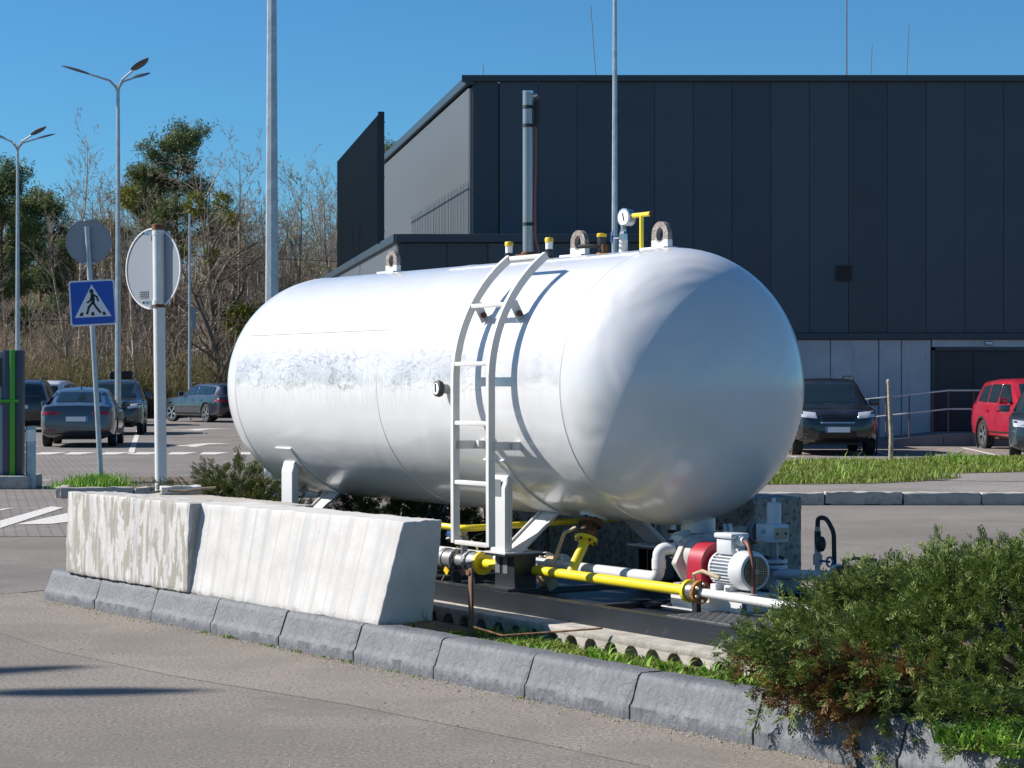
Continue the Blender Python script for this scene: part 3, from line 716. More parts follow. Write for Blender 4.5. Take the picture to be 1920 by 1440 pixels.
# ================================================================== PIPEWORK
ZP = .437
yp = site('yellow_gas_pipe', 'bright yellow gas pipe with flanges running along the front of the skid', 'pipe', 0, 0, 0)
YV = -.45
p = [(2.84, YV, ZP), (4.93, YV, ZP)]
m = MB().tube(p, .030, 18).build('pipe', 'yellow_paint', yp)
MB().tube([(3.80, YV, ZP), (3.79, -.42, ZP+.05), (3.745, -.30, .635)], .030, 16).build('branch_pipe', 'yellow_paint', yp)
bd = nrm((-.05, .10, .20)); q0 = np.array((3.745, -.30, .635))
b = MB(); fl(b, q0+bd*.0, bd, .068, .020); b.build('yellow_flange', 'yellow_paint', yp); b = MB(); fl(b, q0+bd*.026, bd, .070, .020); o = b.build('rusty_flange', 'rust', yp)
bolts('bolt', yp, q0+bd*.01, bd, .054, 6, .009, .065)
b = MB(); b.lathe([(.04, .03), (.052, .045), (.052, .075), (.04, .09), (.072, .095), (.072, .115)], q0, bd, 20); b.build('valve_body', 'rust', yp)
bolts('bolt', yp, q0+bd*.105, bd, .058, 6, .009, .05)
MB().tube([q0+bd*.08+[-.06, -.05, 0], q0+bd*.07+[-.13, -.09, -.03], q0+[-.21, -.10, -.17]], [.011, .012, .014], 8).build('valve_lever', 'tan_paint', yp)
b = MB(); fl(b, (4.94, YV, ZP), (1, 0, 0), .062, .022); b.build('yellow_flange', 'yellow_paint', yp)
b = MB(); fl(b, (4.985, YV, ZP), (1, 0, 0), .050, .066); b.build('valve_spacer', 'steel', yp)
b = MB(); fl(b, (5.03, YV, ZP), (1, 0, 0), .062, .024); b.build('rusty_flange', 'rust_orange', yp)
bolts('bolt', yp, (5.04, YV, ZP), (1, 0, 0), .045, 6, .009, .036, 'steel')
MB().tube([(4.99, YV, ZP+.06), (4.99, YV-.01, ZP+.095), (5.05, YV-.0, ZP+.115), (5.16, YV+.03, ZP+.085)], [.010, .010, .011, .012], 8).build('valve_lever', 'tan_paint', yp)
MB().box((5.0, YV+.0, .36), (.04, .03, .09)).build('pipe_stand', 'skid_paint', yp)
MB().tube([(5.04, YV, ZP), (6.4, YV-.02, ZP-.015)], .024, 14).build('white_pipe', 'white_old', yp)
b = MB(); fl(b, (2.83, YV, ZP), (1, 0, 0), .072, .024); b.build('yellow_flange', 'yellow_paint', yp)
MB().lathe([(.033, 0), (.034, .004), (.034, .09), (.033, .094)], (2.95, YV, ZP), (1, 0, 0), 16).build('pipe_bend', 'yellow_paint', yp)
# grey valve train at the left end
vt = site('valve_train', 'grey flanged valve and hose coupling beside the whitewashed block', 'valve', 2.51, YV, ZP)
b = MB(); b.lathe([(.066, .305), (.066, .22), (.058, .218), (.058, .20), (.070, .198), (.070, .17), (.045, .165), (.04, .10), (.045, .03), (.070, .025), (.070, .0), (.060, -.002), (.062, -.08), (.068, -.085), (.068, -.13)], (0, 0, 0), (1, 0, 0), 24); b.build('valve_body', 'grey_metal', vt)
bolts('bolt', vt, (.185, 0, 0), (1, 0, 0), .057, 8, .009, .05); bolts('bolt', vt, (.012, 0, 0), (1, 0, 0), .057, 8, .009, .05)
MB().lathe([(.022, 0), (.022, .08), (.03, .085), (.03, .11)], (.10, 0, .05), (0, 0, 1), 12).build('bonnet', 'grey_metal', vt)
MB().lathe([(.006, 0), (.028, .01), (.030, .04), (.01, .05)], (.10, -.01, .15), (0, 0, 1), 12).build('bonnet_cap', 'tan_paint', vt)
MB().box((.0, -.02, .155), (.10, .04, .035), Matrix.Rotation(.2, 3, 'Y')).build('tag_plate', 'blue_wheel', vt, bevel=.004)
MB().tube([(.10, 0, .16), (.02, -.01, .15), (-.08, -.02, .13)], .008, 7).build('rod', 'steel', vt)
MB().tube([(.16, -.02, .11), (.24, -.03, .135), (.31, -.03, .09)], .009, 7).build('valve_lever', 'steel', vt)
MB().tube([(.17, -.085, .08), (.08, -.10, -.04), (.0, -.11, -.14)], .004, 5).build('seal_wire', 'tan_paint', vt)
MB().box((.06, -.105, -.06), (.05, .01, .035), Matrix.Rotation(.6, 3, 'Y')).build('seal_tag', 'yellow_cap', vt)
for x in (.0, .26): MB().box((x, .0, -.13), (.03, .06, .11)).build('pipe_stand', 'skid_paint', vt)
# yellow rail running under the tank
yr = site('yellow_rail', 'thin yellow pipe passing under the tank behind the ladder foot', 'pipe', 0, 0, 0)
MB().tube(arc3([(2.05, -.86, .70), (3.02, -.70, .672), (3.0, .75, .70)], .06), .020, 12).build('pipe', 'yellow_paint', yr)
MB().cyl((3.0, .75, .10), (3.0, .75, .72), .02).build('pipe_stand', 'skid_paint', yr)
MB().cyl((2.06, -.86, .15), (2.06, -.86, .70), .02).build('pipe_stand', 'skid_paint', yr)
# white suction line behind it
wp = site('white_gas_pipe', 'white painted pipe with elbow leading to the pump inlet', 'pipe', 0, 0, 0)
W0 = -.30
MB().tube(arc3([(1.6, W0, .452), (4.46, W0, .462), (4.46, W0, .625), (4.50, W0+.08, .628)], .06), .036, 18).build('pipe', 'white_paint', wp)
MB().lathe([(.040, 0), (.040, .055)], (4.46, W0, .515), (0, 0, 1), 18).build('pipe_collar', 'white_paint', wp)
for u in (3.20, 3.37):
    b = MB(); fl(b, (u, -.22, .447), (1, 0, 0), .075, .024); b.build('flange', 'tan_paint' if u < 3.1 else 'white_old', wp); bolts('bolt', wp, (u+.01, -.22, .447), (1, 0, 0), .054, 4, .011, .04, 'steel')
MB().lathe([(.03, 0), (.055, .03), (.055, .12), (.03, .15)], (3.21, -.22, .447), (1, 0, 0), 16).build('valve_body', 'tan_paint', wp)
MB().box((3.30, -.28, .36), (.09, .09, .12), Matrix.Rotation(.5, 3, 'X')).build('strainer', 'tan_paint', wp, bevel=.015)
MB().tube([(2.3, -.22, .447), (3.19, -.22, .447)], .032, 14).build('pipe', 'white_old', wp)
MB().cyl((3.28, -.24, .22), (3.28, -.24, .40), .012).build('pipe_stand', 'skid_paint', wp)
MB().tube([(3.75, .30, .66), (3.95, .28, .665), (4.15, .2, .60), (4.3, .12, .46), (4.36, .08, .34)], .011, 8).build('hose', 'black_rubber', wp)

# ------------------------------------------------------------------ motor pump
mp = site('motor_pump', 'white electric motor with red coupling guard driving a grey gas pump', 'pump', 4.95, .0, .325)
MWU = -.20                              # motor axis offset in w; local origin at u=4.95
# base channel
b = MB(); L0, L1 = -.32, .30
prof = [(-.40, .0), (-.345, .0), (-.335, .012), (-.335, .088), (-.32, .10), (-.16, .10), (-.145, .088), (-.145, .0), (-.10, .0), (-.10, .006), (-.138, .006), (-.138, .092), (-.152, .108), (-.328, .108), (-.342, .092), (-.342, .006), (-.40, .006)]
prof = [(y*1.15+.05, z) for y, z in prof]
b.prism(prof, (L0, 0, 0), (0, 1, 0), (0, 0, 1), (L1-L0, 0, 0)); base = b.build('base_channel', 'white_paint', mp, smooth=False)
MB().box((-.01, MWU, .055), (L1-L0-.02, .2, .09)).build('base_web', 'white_paint', base)
bolts('bolt', base, (.24, -.395, .012), (0, 0, 1), .001, 1, .014, .02); bolts('bolt', base, (-.26, -.395, .012), (0, 0, 1), .001, 1, .014, .02)
zc = .222; mc = np.array((0, MWU, zc))
mot = MB().lathe([(.078, -.06), (.092, -.055), (.092, -.04), (.080, -.038), (.080, .13), (.088, .132)], mc, (1, 0, 0), 32).build('motor_body', 'white_pump', mp)
for k in range(32):
    t = 2*PI*k/32; cy, sz = math.cos(t), math.sin(t)
    if sz > .82: continue
    rr = Matrix.Rotation(t, 3, 'X'); MB().box(mc+[.046, cy*.090, sz*.090], (.168, .020, .0045), rr).build('fin', 'white_pump', mot)
MB().lathe([(.098, .125), (.107, .135), (.107, .22), (.098, .238), (.072, .244)], mc, (1, 0, 0), 36).build('fan_cover', 'white_paint', mot)
MB().cyl(mc+[.238, 0, 0], mc+[.2445, 0, 0], .082, n=30).build('fan_recess', 'black_gloss', mot)
b = MB()
for k in range(-6, 7):
    y = k*.0125; h = math.sqrt(max(.078**2-y*y, 0)); b.box(mc+[.2465, y, 0], (.003, .0028, 2*h)); b.box(mc+[.2475, 0, y], (.003, 2*h, .0028))
b.build('fan_grille', 'tan_paint', mot, smooth=False)
b = MB(); b.cyl(mc+[.246, 0, 0], mc+[.252, 0, 0], .016, n=8); b.box(mc+[.249, 0, 0], (.003, .006, .15)); b.box(mc+[.2493, 0, 0], (.003, .15, .006)); b.build('grille_hub', 'tan_paint', mot)
jb = MB().box(mc+[.03, .0, .125], (.13, .10, .09)).build('terminal_box', 'white_pump', mp, bevel=.008)
MB().box(mc+[.035, .0, .182], (.155, .125, .028)).build('box_lid', 'white_pump', jb, bevel=.008)
MB().lathe([(.028, 0), (.030, .03), (.022, .034), (.022, .05)], mc+[.10, .0, .155], (1, 0, .1), 16).build('cable_gland', 'white_pump', jb)
MB().tube(arc3([mc+[.14, 0, .158], mc+[.20, -.02, .15], mc+[.262, -.035, .05], mc+[.275, -.04, -.08], mc+[.27, -.045, -.17], mc+[.29, -.05, -.235]], .06), .0115, 10).build('conduit', 'brown_cable', jb)
for x in (-.02, .10):
    MB().box(mc+[x, -.055, -.105], (.05, .06, .05)).build('motor_foot', 'white_pump', mot, bevel=.006); MB().box(mc+[x, .055, -.105], (.05, .06, .05)).build('motor_foot', 'white_pump', mot, bevel=.006)
bolts('bolt', mot, mc+[.11, -.09, -.105], (0, 0, 1), .001, 1, .010, .03, 'steel')
MB().ring(circ(.022, 12), circ(.012, 12), mc+[.11, -.03, .095], (1, 0, 0), (0, 0, 1), (0, .012, 0)).build('eye', 'white_pump', mot)
# red guard: arch plate
outer = [(-.115, -.165), (-.115, .02)]+[(-.115*math.cos(t), .02+.115*math.sin(t)) for t in np.linspace(.2, PI-.2, 15)]+[(.115, .02), (.115, -.165)]
outer = [(a, b_) for a, b_ in outer]
b = MB(); b.prism(outer, mc+[-.21, 0, 0], (0, 1, 0), (0, 0, 1), (.125, 0, 0)); gd_ = b.build('coupling_guard', 'red_guard', mp, angle=30)
MB().box(mc+[-.145, -.128, -.19], (.055, .022, .07)).build('guard_foot', 'red_guard', gd_)
# pump casing
pc = mc+[-.37, 0.06, .035]
b = MB(); dia = [(-.155, -.03), (-.06, -.165), (.09, -.165), (.16, -.03), (.13, .08), (.03, .13), (-.08, .11)]
b.prism(dia, pc+[-.02, 0, 0], (0, 1, 0), (0, 0, 1), (.05, 0, 0)); cas = b.build('pump_casing', 'cast_grey', mp, bevel=.012)
MB().lathe([(.090, -.08), (.098, -.07), (.098, -.025), (.09, -.02)], pc, (1, 0, 0), 28).build('casing_drum', 'cast_grey', cas)
MB().lathe([(.10, .03), (.11, .035), (.105, .08), (.06, .10), (.05, .14)], pc, (1, 0, 0), 24).build('end_cover', 'cast_grey', cas)
bolts('bolt', cas, pc+[.045, 0, 0], (1, 0, 0), .085, 6, .010, .03)
MB().tube([pc+[-.06, -.02, .03], pc+[-.10, -.02, .13]], .055, 16).build('inlet_neck', 'cast_grey', cas)
f1 = np.array((4.515-4.95, -.205, .630-.325)); d1 = nrm((-.38, .92, .0))
b = MB(); fl(b, f1, d1, .072, .022); b.build('inlet_flange', 'white_old', cas); b = MB(); fl(b, f1+d1*.026, d1, .072, .022); b.build('inlet_flange', 'white_old', cas)
bolts('bolt', cas, f1+d1*.0, d1, .052, 4, .012, .07, a0=.8)
MB().tube([f1+d1*.03, f1+d1*.14], .042, 14).build('inlet_pipe', 'cast_grey', cas)
f2 = pc+[.07, .16, .105]; d2 = nrm((.55, .8, .0))
MB().tube([pc+[-.02, .04, .07], f2], .05, 14).build('outlet_neck', 'cast_grey', cas)
b = MB(); fl(b, f2, d2, .080, .022); b.build('outlet_flange', 'cast_grey', cas); b = MB(); fl(b, f2+d2*.028, d2, .080, .022); b.build('outlet_flange', 'white_old', cas)
bolts('bolt', cas, f2, d2, .056, 6, .012, .07)
MB().lathe([(.075, -.05), (.075, .03), (.09, .032), (.09, .05)], (4.30-4.95, .10, .70-.325), (0, 0, 1), 20).build('tank_valve', 'dark_metal', cas)
MB().tube([(-.66, .06, .33), (-.60, .02, .30), (-.52, -.02, .28)], [.05, .055, .055], 14).build('suction_elbow', 'cast_grey', cas)
MB().box(pc+[-.06, .1, -.20], (.14, .3, .10)).build('pump_foot', 'cast_grey', cas)

# relief valve and bypass piece
rv = site('bypass_valve', 'grey bypass valve with upright cylinder standing behind the white motor', 'valve', 4.86, .20, .32)
MB().tube(arc3([(-.40, -.06, .08), (-.40, .0, .385), (-.16, .0, .40)], .09), .030, 14).build('bypass_pipe', 'cast_grey', rv)
b = MB(); fl(b, (-.15, 0, .40), (1, 0, 0), .072, .022); b.build('flange', 'grey_metal', rv); b = MB(); fl(b, (-.12, 0, .40), (1, 0, 0), .072, .022); b.build('flange', 'grey_metal', rv); bolts('bolt', rv, (-.13, 0, .40), (1, 0, 0), .052, 4, .012, .08, a0=.78)
vb = MB().box((-.015, 0, .40), (.15, .115, .10)).build('valve_body', 'white_pump', rv, bevel=.006)
MB().box((.063, 0, .40), (.006, .09, .06)).build('cover_plate', 'tan_paint', vb); bolts('bolt', vb, (.066, 0, .40), (1, 0, 0), .03, 2, .007, .012, a0=0)
bolts('bolt', vb, (-.02, -.058, .41), (0, 1, 0), .001, 1, .016, .012, 'steel')
MB().lathe([(.040, .0), (.040, .12), (.032, .126), (.012, .128), (.012, .15)], (0, 0, .445), (0, 0, 1), 18).build('spring_housing', 'white_pump', rv)
MB().cyl((0, 0, .22), (0, 0, .36), .026, n=14).build('riser', 'grey_metal', rv)
for z in (.215, .245):
    b = MB(); fl(b, (0, 0, z), (0, 0, 1), .075, .020); b.build('flange', 'white_pump', rv)
bolts('bolt', rv, (0, 0, .23), (0, 0, 1), .056, 4, .011, .085, a0=.3)
MB().cyl((0, 0, .0), (0, 0, .21), .028, n=14).build('riser', 'white_pump', rv)
# outlet line on the right with gauge pigtail
ol = site('outlet_pipe', 'pale pipe with rusty ball valve and black gauge loop right of the motor', 'pipe', 5.0, .28, .505)
MB().tube([(-.10, -.10, -.01), (.27, .0, 0)], .030, 14).build('pipe', 'white_pump', ol)
b = MB(); fl(b, (.30, 0, 0), (1, .2, 0), .070, .022); b.build('flange', 'white_pump', ol); b = MB(); b.lathe([(.060, 0), (.062, .03), (.055, .06)], (.31, 0, 0), (1, .2, 0), 18); b.build('valve_body', 'rust', ol)
b = MB(); fl(b, (.385, .015, 0), (1, .2, 0), .066, .022); b.build('rusty_flange', 'rust_orange', ol); bolts('bolt', ol, (.395, .016, 0), (1, .2, 0), .046, 4, .011, .03, 'dark_metal', .78)
MB().tube([(.39, .015, 0), (.9, .05, -.02)], .024, 12).build('pipe', 'white_old', ol)
MB().tube([(.35, 0, .06), (.35, 0, .085), (.39, .04, .105), (.47, .13, .095)], [.010, .010, .009, .011], 8).build('valve_lever', 'dark_metal', ol)
gs = MB().lathe([(.016, .0), (.016, .03), (.026, .032), (.026, .085), (.018, .09), (.018, .15)], (.16, -.02, .025), (0, 0, 1), 12).build('gauge_riser', 'cast_grey', ol)
MB().cyl((.16, -.02, .15), (.16, -.02, .24), .018, n=10).build('riser_sleeve', 'black_rubber', gs)
MB().cyl((.16, -.02, .20), (.16, -.02, .265), .015, n=10).build('riser_band', 'grey_metal', gs)
MB().tube(arc3([(.16, -.02, .26), (.16, -.02, .315), (.22, -.01, .315), (.27, .0, .24), (.275, .0, .0), (.27, .0, -.2)], .03), .013, 8).build('gauge_hose', 'black_rubber', gs)
MB().lathe([(.03, 0), (.042, .01), (.042, .035), (.02, .04)], (.225, -.03, .175), (-.3, -.9, 0), 16).build('small_gauge', 'black_gloss', gs)
b = MB(); c_ = np.array((.27, -.03, .08)); b.tube([c_+.026*V3(math.cos(t)*.6, .3*math.cos(t), math.sin(t)) for t in np.linspace(0, 2*PI, 15)], .006, 5); b.tube([c_, c_+[-.11, .01, 0]], .007, 6); b.build('handwheel', 'blue_wheel', gs)
# rusty stake and rod in front
st = site('rusty_stake', 'thin rusty steel angle post standing in the weeds before the skid', 'post', 4.02, -1.27, .12)
b = MB(); b.box((0, 0, .20), (.032, .005, .42)); b.box((-.0135, .014, .20), (.005, .03, .42)); b.build('post', 'rust_post', st, smooth=False)
MB().box((-.05, -.005, .385), (.10, .006, .028)).build('cross_piece', 'rust', st); MB().cyl((0, -.01, .385), (0, .008, .385), .009, n=8).build('bolt', 'rust', st)
MB().tube([(.02, .0, .09), (.25, .05, .06), (.55, .2, .10), (.8, .33, .135)], .006, 6).build('thin_rod', 'rust', st)
# ================================================================== BUILDING
YF = 55.0; XL = -1.045; ZT = 9.48; ZPL = 2.69
hall = thing('industrial_hall', 'big dark navy panelled hall with concrete plinth and light grey side wall', 'building', (XL, YF, 0))
sd = nrm((-.17, .985, 0))                                   # direction of the side wall, going back
sn = V3(-sd[1], sd[0], 0)                                   # outward normal of the side wall
H = lambda x, y, z: (x-XL, y-YF, z)
# solid core added behind the cladding to stop light leaks
poly = [(.05, .16), (27, .16), (27, 22), (.05+sd[0]*20.4, 20.2)]
MB().prism(poly, (0, 0, 0), (1, 0, 0), (0, 1, 0), (0, 0, ZT-.15)).build('light_stop_core', 'trim_dark', hall, smooth=False)
# front panels, one metre wide
pb = MB().box((0, 0, 0), (.994, .08, ZT-ZPL-.30)).build('wall_panel', 'panel_dark', hall, smooth=False, bevel=.006, seg=1)
zc = (ZT-.12+ZPL+.18)/2; first = True
xs = [.72+i*1.0 for i in range(26)]
for i, x in enumerate(xs):
    o = pb if i == 0 else inst(pb, hall); o.location = (x+.5, .04+.002*(i % 3), zc)
MB().box((.36, .035, zc), (.66, .10, ZT-ZPL-.28)).build('corner_trim', 'trim_dark', hall, smooth=False, bevel=.01, seg=1)
MB().box((13.2, -.03, ZT-.06), (26.9, .22, .16)).build('roof_trim', 'trim_dark', hall, smooth=False, bevel=.01, seg=1)
MB().box((13.2, -.01, ZPL+.09), (26.9, .16, .17)).build('base_trim', 'trim_dark', hall, smooth=False, bevel=.01, seg=1)
# plinth panels
for i, (x0, x1) in enumerate([(.1, 2.0), (2.0, 4.4), (4.4, 6.6), (6.6, 8.40), (8.40, 9.25), (9.25, 10.50), (10.50, 11.08), (11.08, 11.85)]):
    me = MB().box(((x0+x1)/2, .055+.004*(i % 2), 1.345), (x1-x0-.02, .15, 2.69)).build('plinth_panel', 'plinth_concrete', hall, smooth=False, bevel=.012, seg=1)
MB().box((13.9, .055, 2.59), (4.06, .15, .2)).build('plinth_panel', 'plinth_concrete', hall); MB().box((21.4, .055, 1.345), (10.9, .15, 2.69)).build('plinth_panel', 'plinth_concrete', hall)
# double door
dr = MB().box((13.9, .10, 1.42), (4.02, .06, 2.14)).build('door', 'door_dark', hall)
for x in (11.90, 15.9): MB().box((x, .02, 1.42), (.09, .14, 2.16)).build('door_frame', 'trim_dark', dr)
MB().box((13.9, .02, 2.46), (4.1, .14, .09)).build('door_frame', 'trim_dark', dr)
MB().box((12.95, .06, 1.42), (.012, .03, 2.1)).build('door_joint', 'black_gloss', dr); MB().box((12.85, .055, 1.62), (.05, .03, .09)).build('door_handle', 'black_gloss', dr)
# vent grille
vg = MB().box((9.60, -.02, 4.40), (.42, .06, .42)).build('vent_grille', 'door_dark', hall)
for k in range(7): MB().box((9.60, -.055, 4.235+k*.055), (.38, .02, .03), Matrix.Rotation(.5, 3, 'X')).build('slat', 'fin_dark', vg)
wl_ = MB().box((13.33, -.04, 2.60), (.24, .07, .11)).build('wall_lamp', 'plastic_grey', hall, bevel=.03); MB().box((13.33, -.08, 2.60), (.17, .02, .06)).build('lamp_glass', 'sign_white', wl_, bevel=.008)
# side wall: ribbed light panels
n = 20; Ls = 19.7
b = MB(); w_ = Ls/n; rib = [(0, 0)]
for k in range(6):
    x = w_*k/6; rib += [(x+.02, 0), (x+.045, .035), (x+w_/6-.045, .035), (x+w_/6-.02, 0)]
rib += [(w_-.01, 0), (w_-.01, -.07), (0, -.07)]
for i in range(n):
    o_ = sd*(i*w_+.02)+sn*.04
    if i == 0: sp_ = MB().prism(rib, (0, 0, 0), sd, sn, (0, 0, ZT-.3-4.4)).build('side_panel', 'panel_light', hall, smooth=False)
    o = sp_ if i == 0 else inst(sp_, hall); o.location = (*o_[:2], 4.4)
q = sd*(Ls/2)+sn*.05; b = MB(); rz = Matrix.Rotation(math.atan2(sd[1], sd[0]), 3, 'Z')
b.box((q[0], q[1], ZT-.11), (Ls+.2, .24, .24), rz); b.build('roof_trim', 'trim_dark', hall, smooth=False, bevel=.01, seg=1)
# lower wing
ax, ay, az = -2.756-XL, 52.0-YF, 5.15
wing = [(ax+.05, ay+.05), (4.2, ay+.05), (4.2, .10), (-.2, .10), (sd[0]*20-2.2, 20), (ax+sd[0]*23.2+.05, ay+sd[1]*23.2)]
MB().prism(wing, (0, 0, 0), (1, 0, 0), (0, 1, 0), (0, 0, az-.12)).build('wing_core', 'trim_dark', hall, smooth=False)
for i in range(6): MB().box((ax+.20+i*1.0+.47, ay-.02, 2.5), (.985, .06, 4.95)).build('wing_panel', 'panel_dark', hall, smooth=False, bevel=.005, seg=1)
MB().box((ax+.09, ay-.02, 2.5), (.2, .09, 4.95)).build('corner_trim', 'trim_dark', hall, smooth=False, bevel=.01, seg=1)
MB().box((ax+3.0, ay-.04, az-.05), (6.15, .2, .20)).build('roof_trim', 'trim_dark', hall, smooth=False, bevel=.01, seg=1)
for i in range(23):
    o = inst(sp_, hall); q = V3(ax, ay, 0)+sd*(i*1.0+.03)+sn*.03; o.location = (q[0], q[1], .05); o.scale = (1, 1, (az-.2)/(ZT-.3-4.4))
q = V3(ax, ay, 0)+sd*11.6+sn*.04; b = MB(); b.box((q[0], q[1], az-.05), (23.4, .22, .205), rz); b.build('roof_trim', 'trim_dark', hall, smooth=False, bevel=.01, seg=1)
# screen of upright fins on the wing roof
q0 = V3(-3.27-XL, 55-YF, 0)+sn*.10; nf = 48; Lf = 12.4
for i in range(nf):
    q = q0+sd*(i*Lf/nf)
    if i == 0: fin = MB().box((0, 0, 0), (.11, .030, 3.36), Matrix.Rotation(math.atan2(sn[1], sn[0]), 3, 'Z')).build('screen_fin', 'fin_dark', hall, smooth=False)
    o = fin if i == 0 else inst(fin, hall); o.location = (q[0], q[1], 6.86)
for z in (5.5, 6.9, 8.3): q = q0+sd*(Lf/2)-sn*.08; b = MB(); b.box((q[0], q[1], z), (Lf, .03, .03), rz); b.build('screen_rail', 'fin_dark', hall, smooth=False)
MB().box((q0[0], q0[1]-.04, 6.86), (.16, .10, 3.40)).build('screen_post', 'fin_dark', hall, smooth=False)
# lightning rods
for i, (px, py, Y, lean) in enumerate([(1122, 10, 58, -.09), (1587, -60, 60, 0), (1628, 84, 64, .05), (1696, 45, 62, .05), (906, 122, 60, 0)]):
    x = (px-960)/4000*Y; top = EYE+(720-py)/4000*Y
    MB().tube([H(x, Y, ZT-.5), H(x+lean*(top-ZT), Y, top)], .014 if i != 1 else .028, 6).build('lightning_rod', 'grey_metal', hall)
# loading ramp with handrail
rp = thing('entrance_ramp', 'low grey concrete ramp with thin handrail in front of the dark door', 'ramp', (8.4, 53.0, 0))
MB().prism([(0, 0), (0, .06), (2.45, .33), (10.0, .33), (10.0, 0)], (0, 0, 0), (1, 0, 0), (0, 0, 1), (0, 1.9, 0)).build('ramp', 'ramp_concrete', rp, smooth=False)
for x in (1.05, 2.32, 3.0, 4.8): MB().box((x, -.004, .15), (.02, .008, .18)).build('ramp_joint', 'trim_dark', rp)
zr = lambda x: .06+.27*min(x/2.45, 1)
for h in (.60, 1.06): MB().tube([(.0, .06, zr(0)+h), (2.45, .06, zr(2.45)+h), (6.5, .06, zr(3)+h)], .021, 8).build('rail', 'pole_white', rp)
for x in (.35, .90, 1.48, 2.05, 2.45, 3.08, 4.0, 5.0): MB().cyl((x, .06, zr(x)-.05), (x, .06, zr(x)+1.06), .018, n=8).build('baluster', 'rust_post', rp)
# wooden stake in the verge
ws = MB().tube([(0, 0, .1), (.01, 0, .6), (-.02, 0, 1.2), (-.035, 0, 1.62)], [.045, .042, .038, .036], 10).build('wooden_stake', 'wood', loc=(7.10, 40.0, 0)); tag(ws, 'weathered wooden stake with frayed top standing in the grass verge', 'stake')
MB().lathe([(.038, 0), (.045, .03), (.048, .06), (.03, .09)], (-.035, 0, 1.55), (0, 0, 1), 9).build('rope_wrap', 'slab_concrete', ws)

# ================================================================== LAMP POSTS
def pole_mesh(h, r0, r1, n=8): return MB().lathe([(r0*1.6, 0), (r0*1.6, .03), (r0, .04), (r0*.98, 1.0), (r1, h)], (0, 0, 0), (0, 0, 1), n)
def lamp_post(label, X, Y, h, r0, r1, arms, rz=0):
    t = thing('lamp_post', label, 'lamp post', (X, Y, 0), rz, None)
    pole_mesh(h, r0, r1).build('pole', 'galvanised', t, angle=25)
    for a, L in arms:
        c, s = math.cos(a), math.sin(a)
        MB().tube([(0, 0, h-.25), (c*.06, s*.06, h-.08), (c*.25, s*.25, h+.12), (c*(L-.55), s*(L-.55), h+.12+.33*(L-.8))], [.035, .035, .032, .028], 8).build('arm', 'galvanised', t)
        x0, z0 = L-.62, h+.12+.33*(L-.87)
        b = MB(); vs = []; fs = []
        for k in range(9):                                # flat leaf-shaped head
            u = k/8; w = .15*math.sin(PI*min(u*.82+.16, 1))**.7+.012; th = .04*math.sin(PI*min(u*.8+.15, 1))+.012
            for y, z in ((-w, 0), (-w*.6, th), (w*.6, th), (w, 0), (w*.5, -th*.5), (-w*.5, -th*.5)):
                xx = x0+u*.80; zz = z0+u*.80*.30+z; vs.append((c*xx-s*y, s*xx+c*y, zz))
        for k in range(8):
            for j in range(6): fs.append((k*6+j, k*6+(j+1) % 6, (k+1)*6+(j+1) % 6, (k+1)*6+j))
        fs += [tuple(range(6)), tuple(48+j for j in range(5, -1, -1))]
        b.add(vs, fs); b.build('lamp_head', 'plastic_dark', t)
    return t
A3 = [(R(174), 1.50), (R(-50), 1.50), (R(66), 1.45)]
lamp_post('tall lamp post with three arms rising behind the grey cars', -11.45, 62.0, 10.25, .095, .05, A3)
lamp_post('distant lamp post with four arms at the left edge', -18.54, 80.0, 10.5, .10, .05, [(R(48), 1.5), (R(-40), 1.5), (R(138), 1.5), (R(-140), 1.5)])
lamp_post('thick octagonal galvanised lamp post just behind the far end of the tank', -3.67, 32.6, 11.0, .115, .05, A3)
lamp_post('slim galvanised lamp post in front of the dark hall', 2.17, 45.0, 12.5, .085, .028, A3)
tp = thing('traffic_post', 'slim grey post with a small plate among the far parked cars', 'post', (-13.9, 92, 0))
pole_mesh(8.9, .075, .045).build('pole', 'galvanised', tp, angle=25); MB().box((.18, -.02, 4.4), (.20, .03, .95)).build('plate', 'sign_back', tp)
LAMP_L = lamp_post('lamp post standing left of the picture whose shadow falls on the road', -18.73, 12.85, 10.25, .095, .05, [(R(11), 2.5), (R(36), 2.25), (R(190), 2.4)])

# ================================================================== SIGNS
ps = thing('crossing_sign', 'leaning grey post with blue pedestrian crossing sign under a round sign back', 'sign', (-5.95, 30.9, .1))
LEAN = Vector((-.055, 0, 1))
def LP(z, dx=0, dy=0): return (LEAN.x*z+dx, dy, z)
MB().tube([LP(-.1), LP(3.73)], .038, 12).build('post', 'galvanised', ps)
zs = EYE+(720-568)/4000*30.9-.1; rotp = Matrix.Rotation(-.055, 3, 'Y')
rotp = Matrix.Rotation(R(-3.2), 3, 'Y') @ Matrix.Rotation(R(6), 3, 'Z')
def rrect(w, h, r, n=5):
    o = []
    for cx, cz, a0 in ((w/2-r, h/2-r, 0), (-w/2+r, h/2-r, 90), (-w/2+r, -h/2+r, 180), (w/2-r, -h/2+r, 270)):
        for k in range(n+1): a = R(a0+90*k/n); o.append((cx+r*math.cos(a), cz+r*math.sin(a)))
    return o
xa = np.array(rotp @ Vector((1, 0, 0))); za = np.array(rotp @ Vector((0, 0, 1))); ya = np.array(rotp @ Vector((0, -1, 0)))
oc = np.array(LP(zs, .03, -.055))
pl = MB().prism(rrect(.66, .66, .045), oc, xa, za, -ya*.012).build('sign_plate', 'sign_white', ps, smooth=False)
MB().prism(rrect(.61, .61, .03), oc+ya*.001, xa, za, ya*.003).build('blue_field', 'sign_blue', pl, smooth=False)
MB().prism([(-.262, -.205), (.262, -.205), (.0, .265)], oc+ya*.004, xa, za, ya*.002).build('white_triangle', 'sign_white', pl, smooth=False)
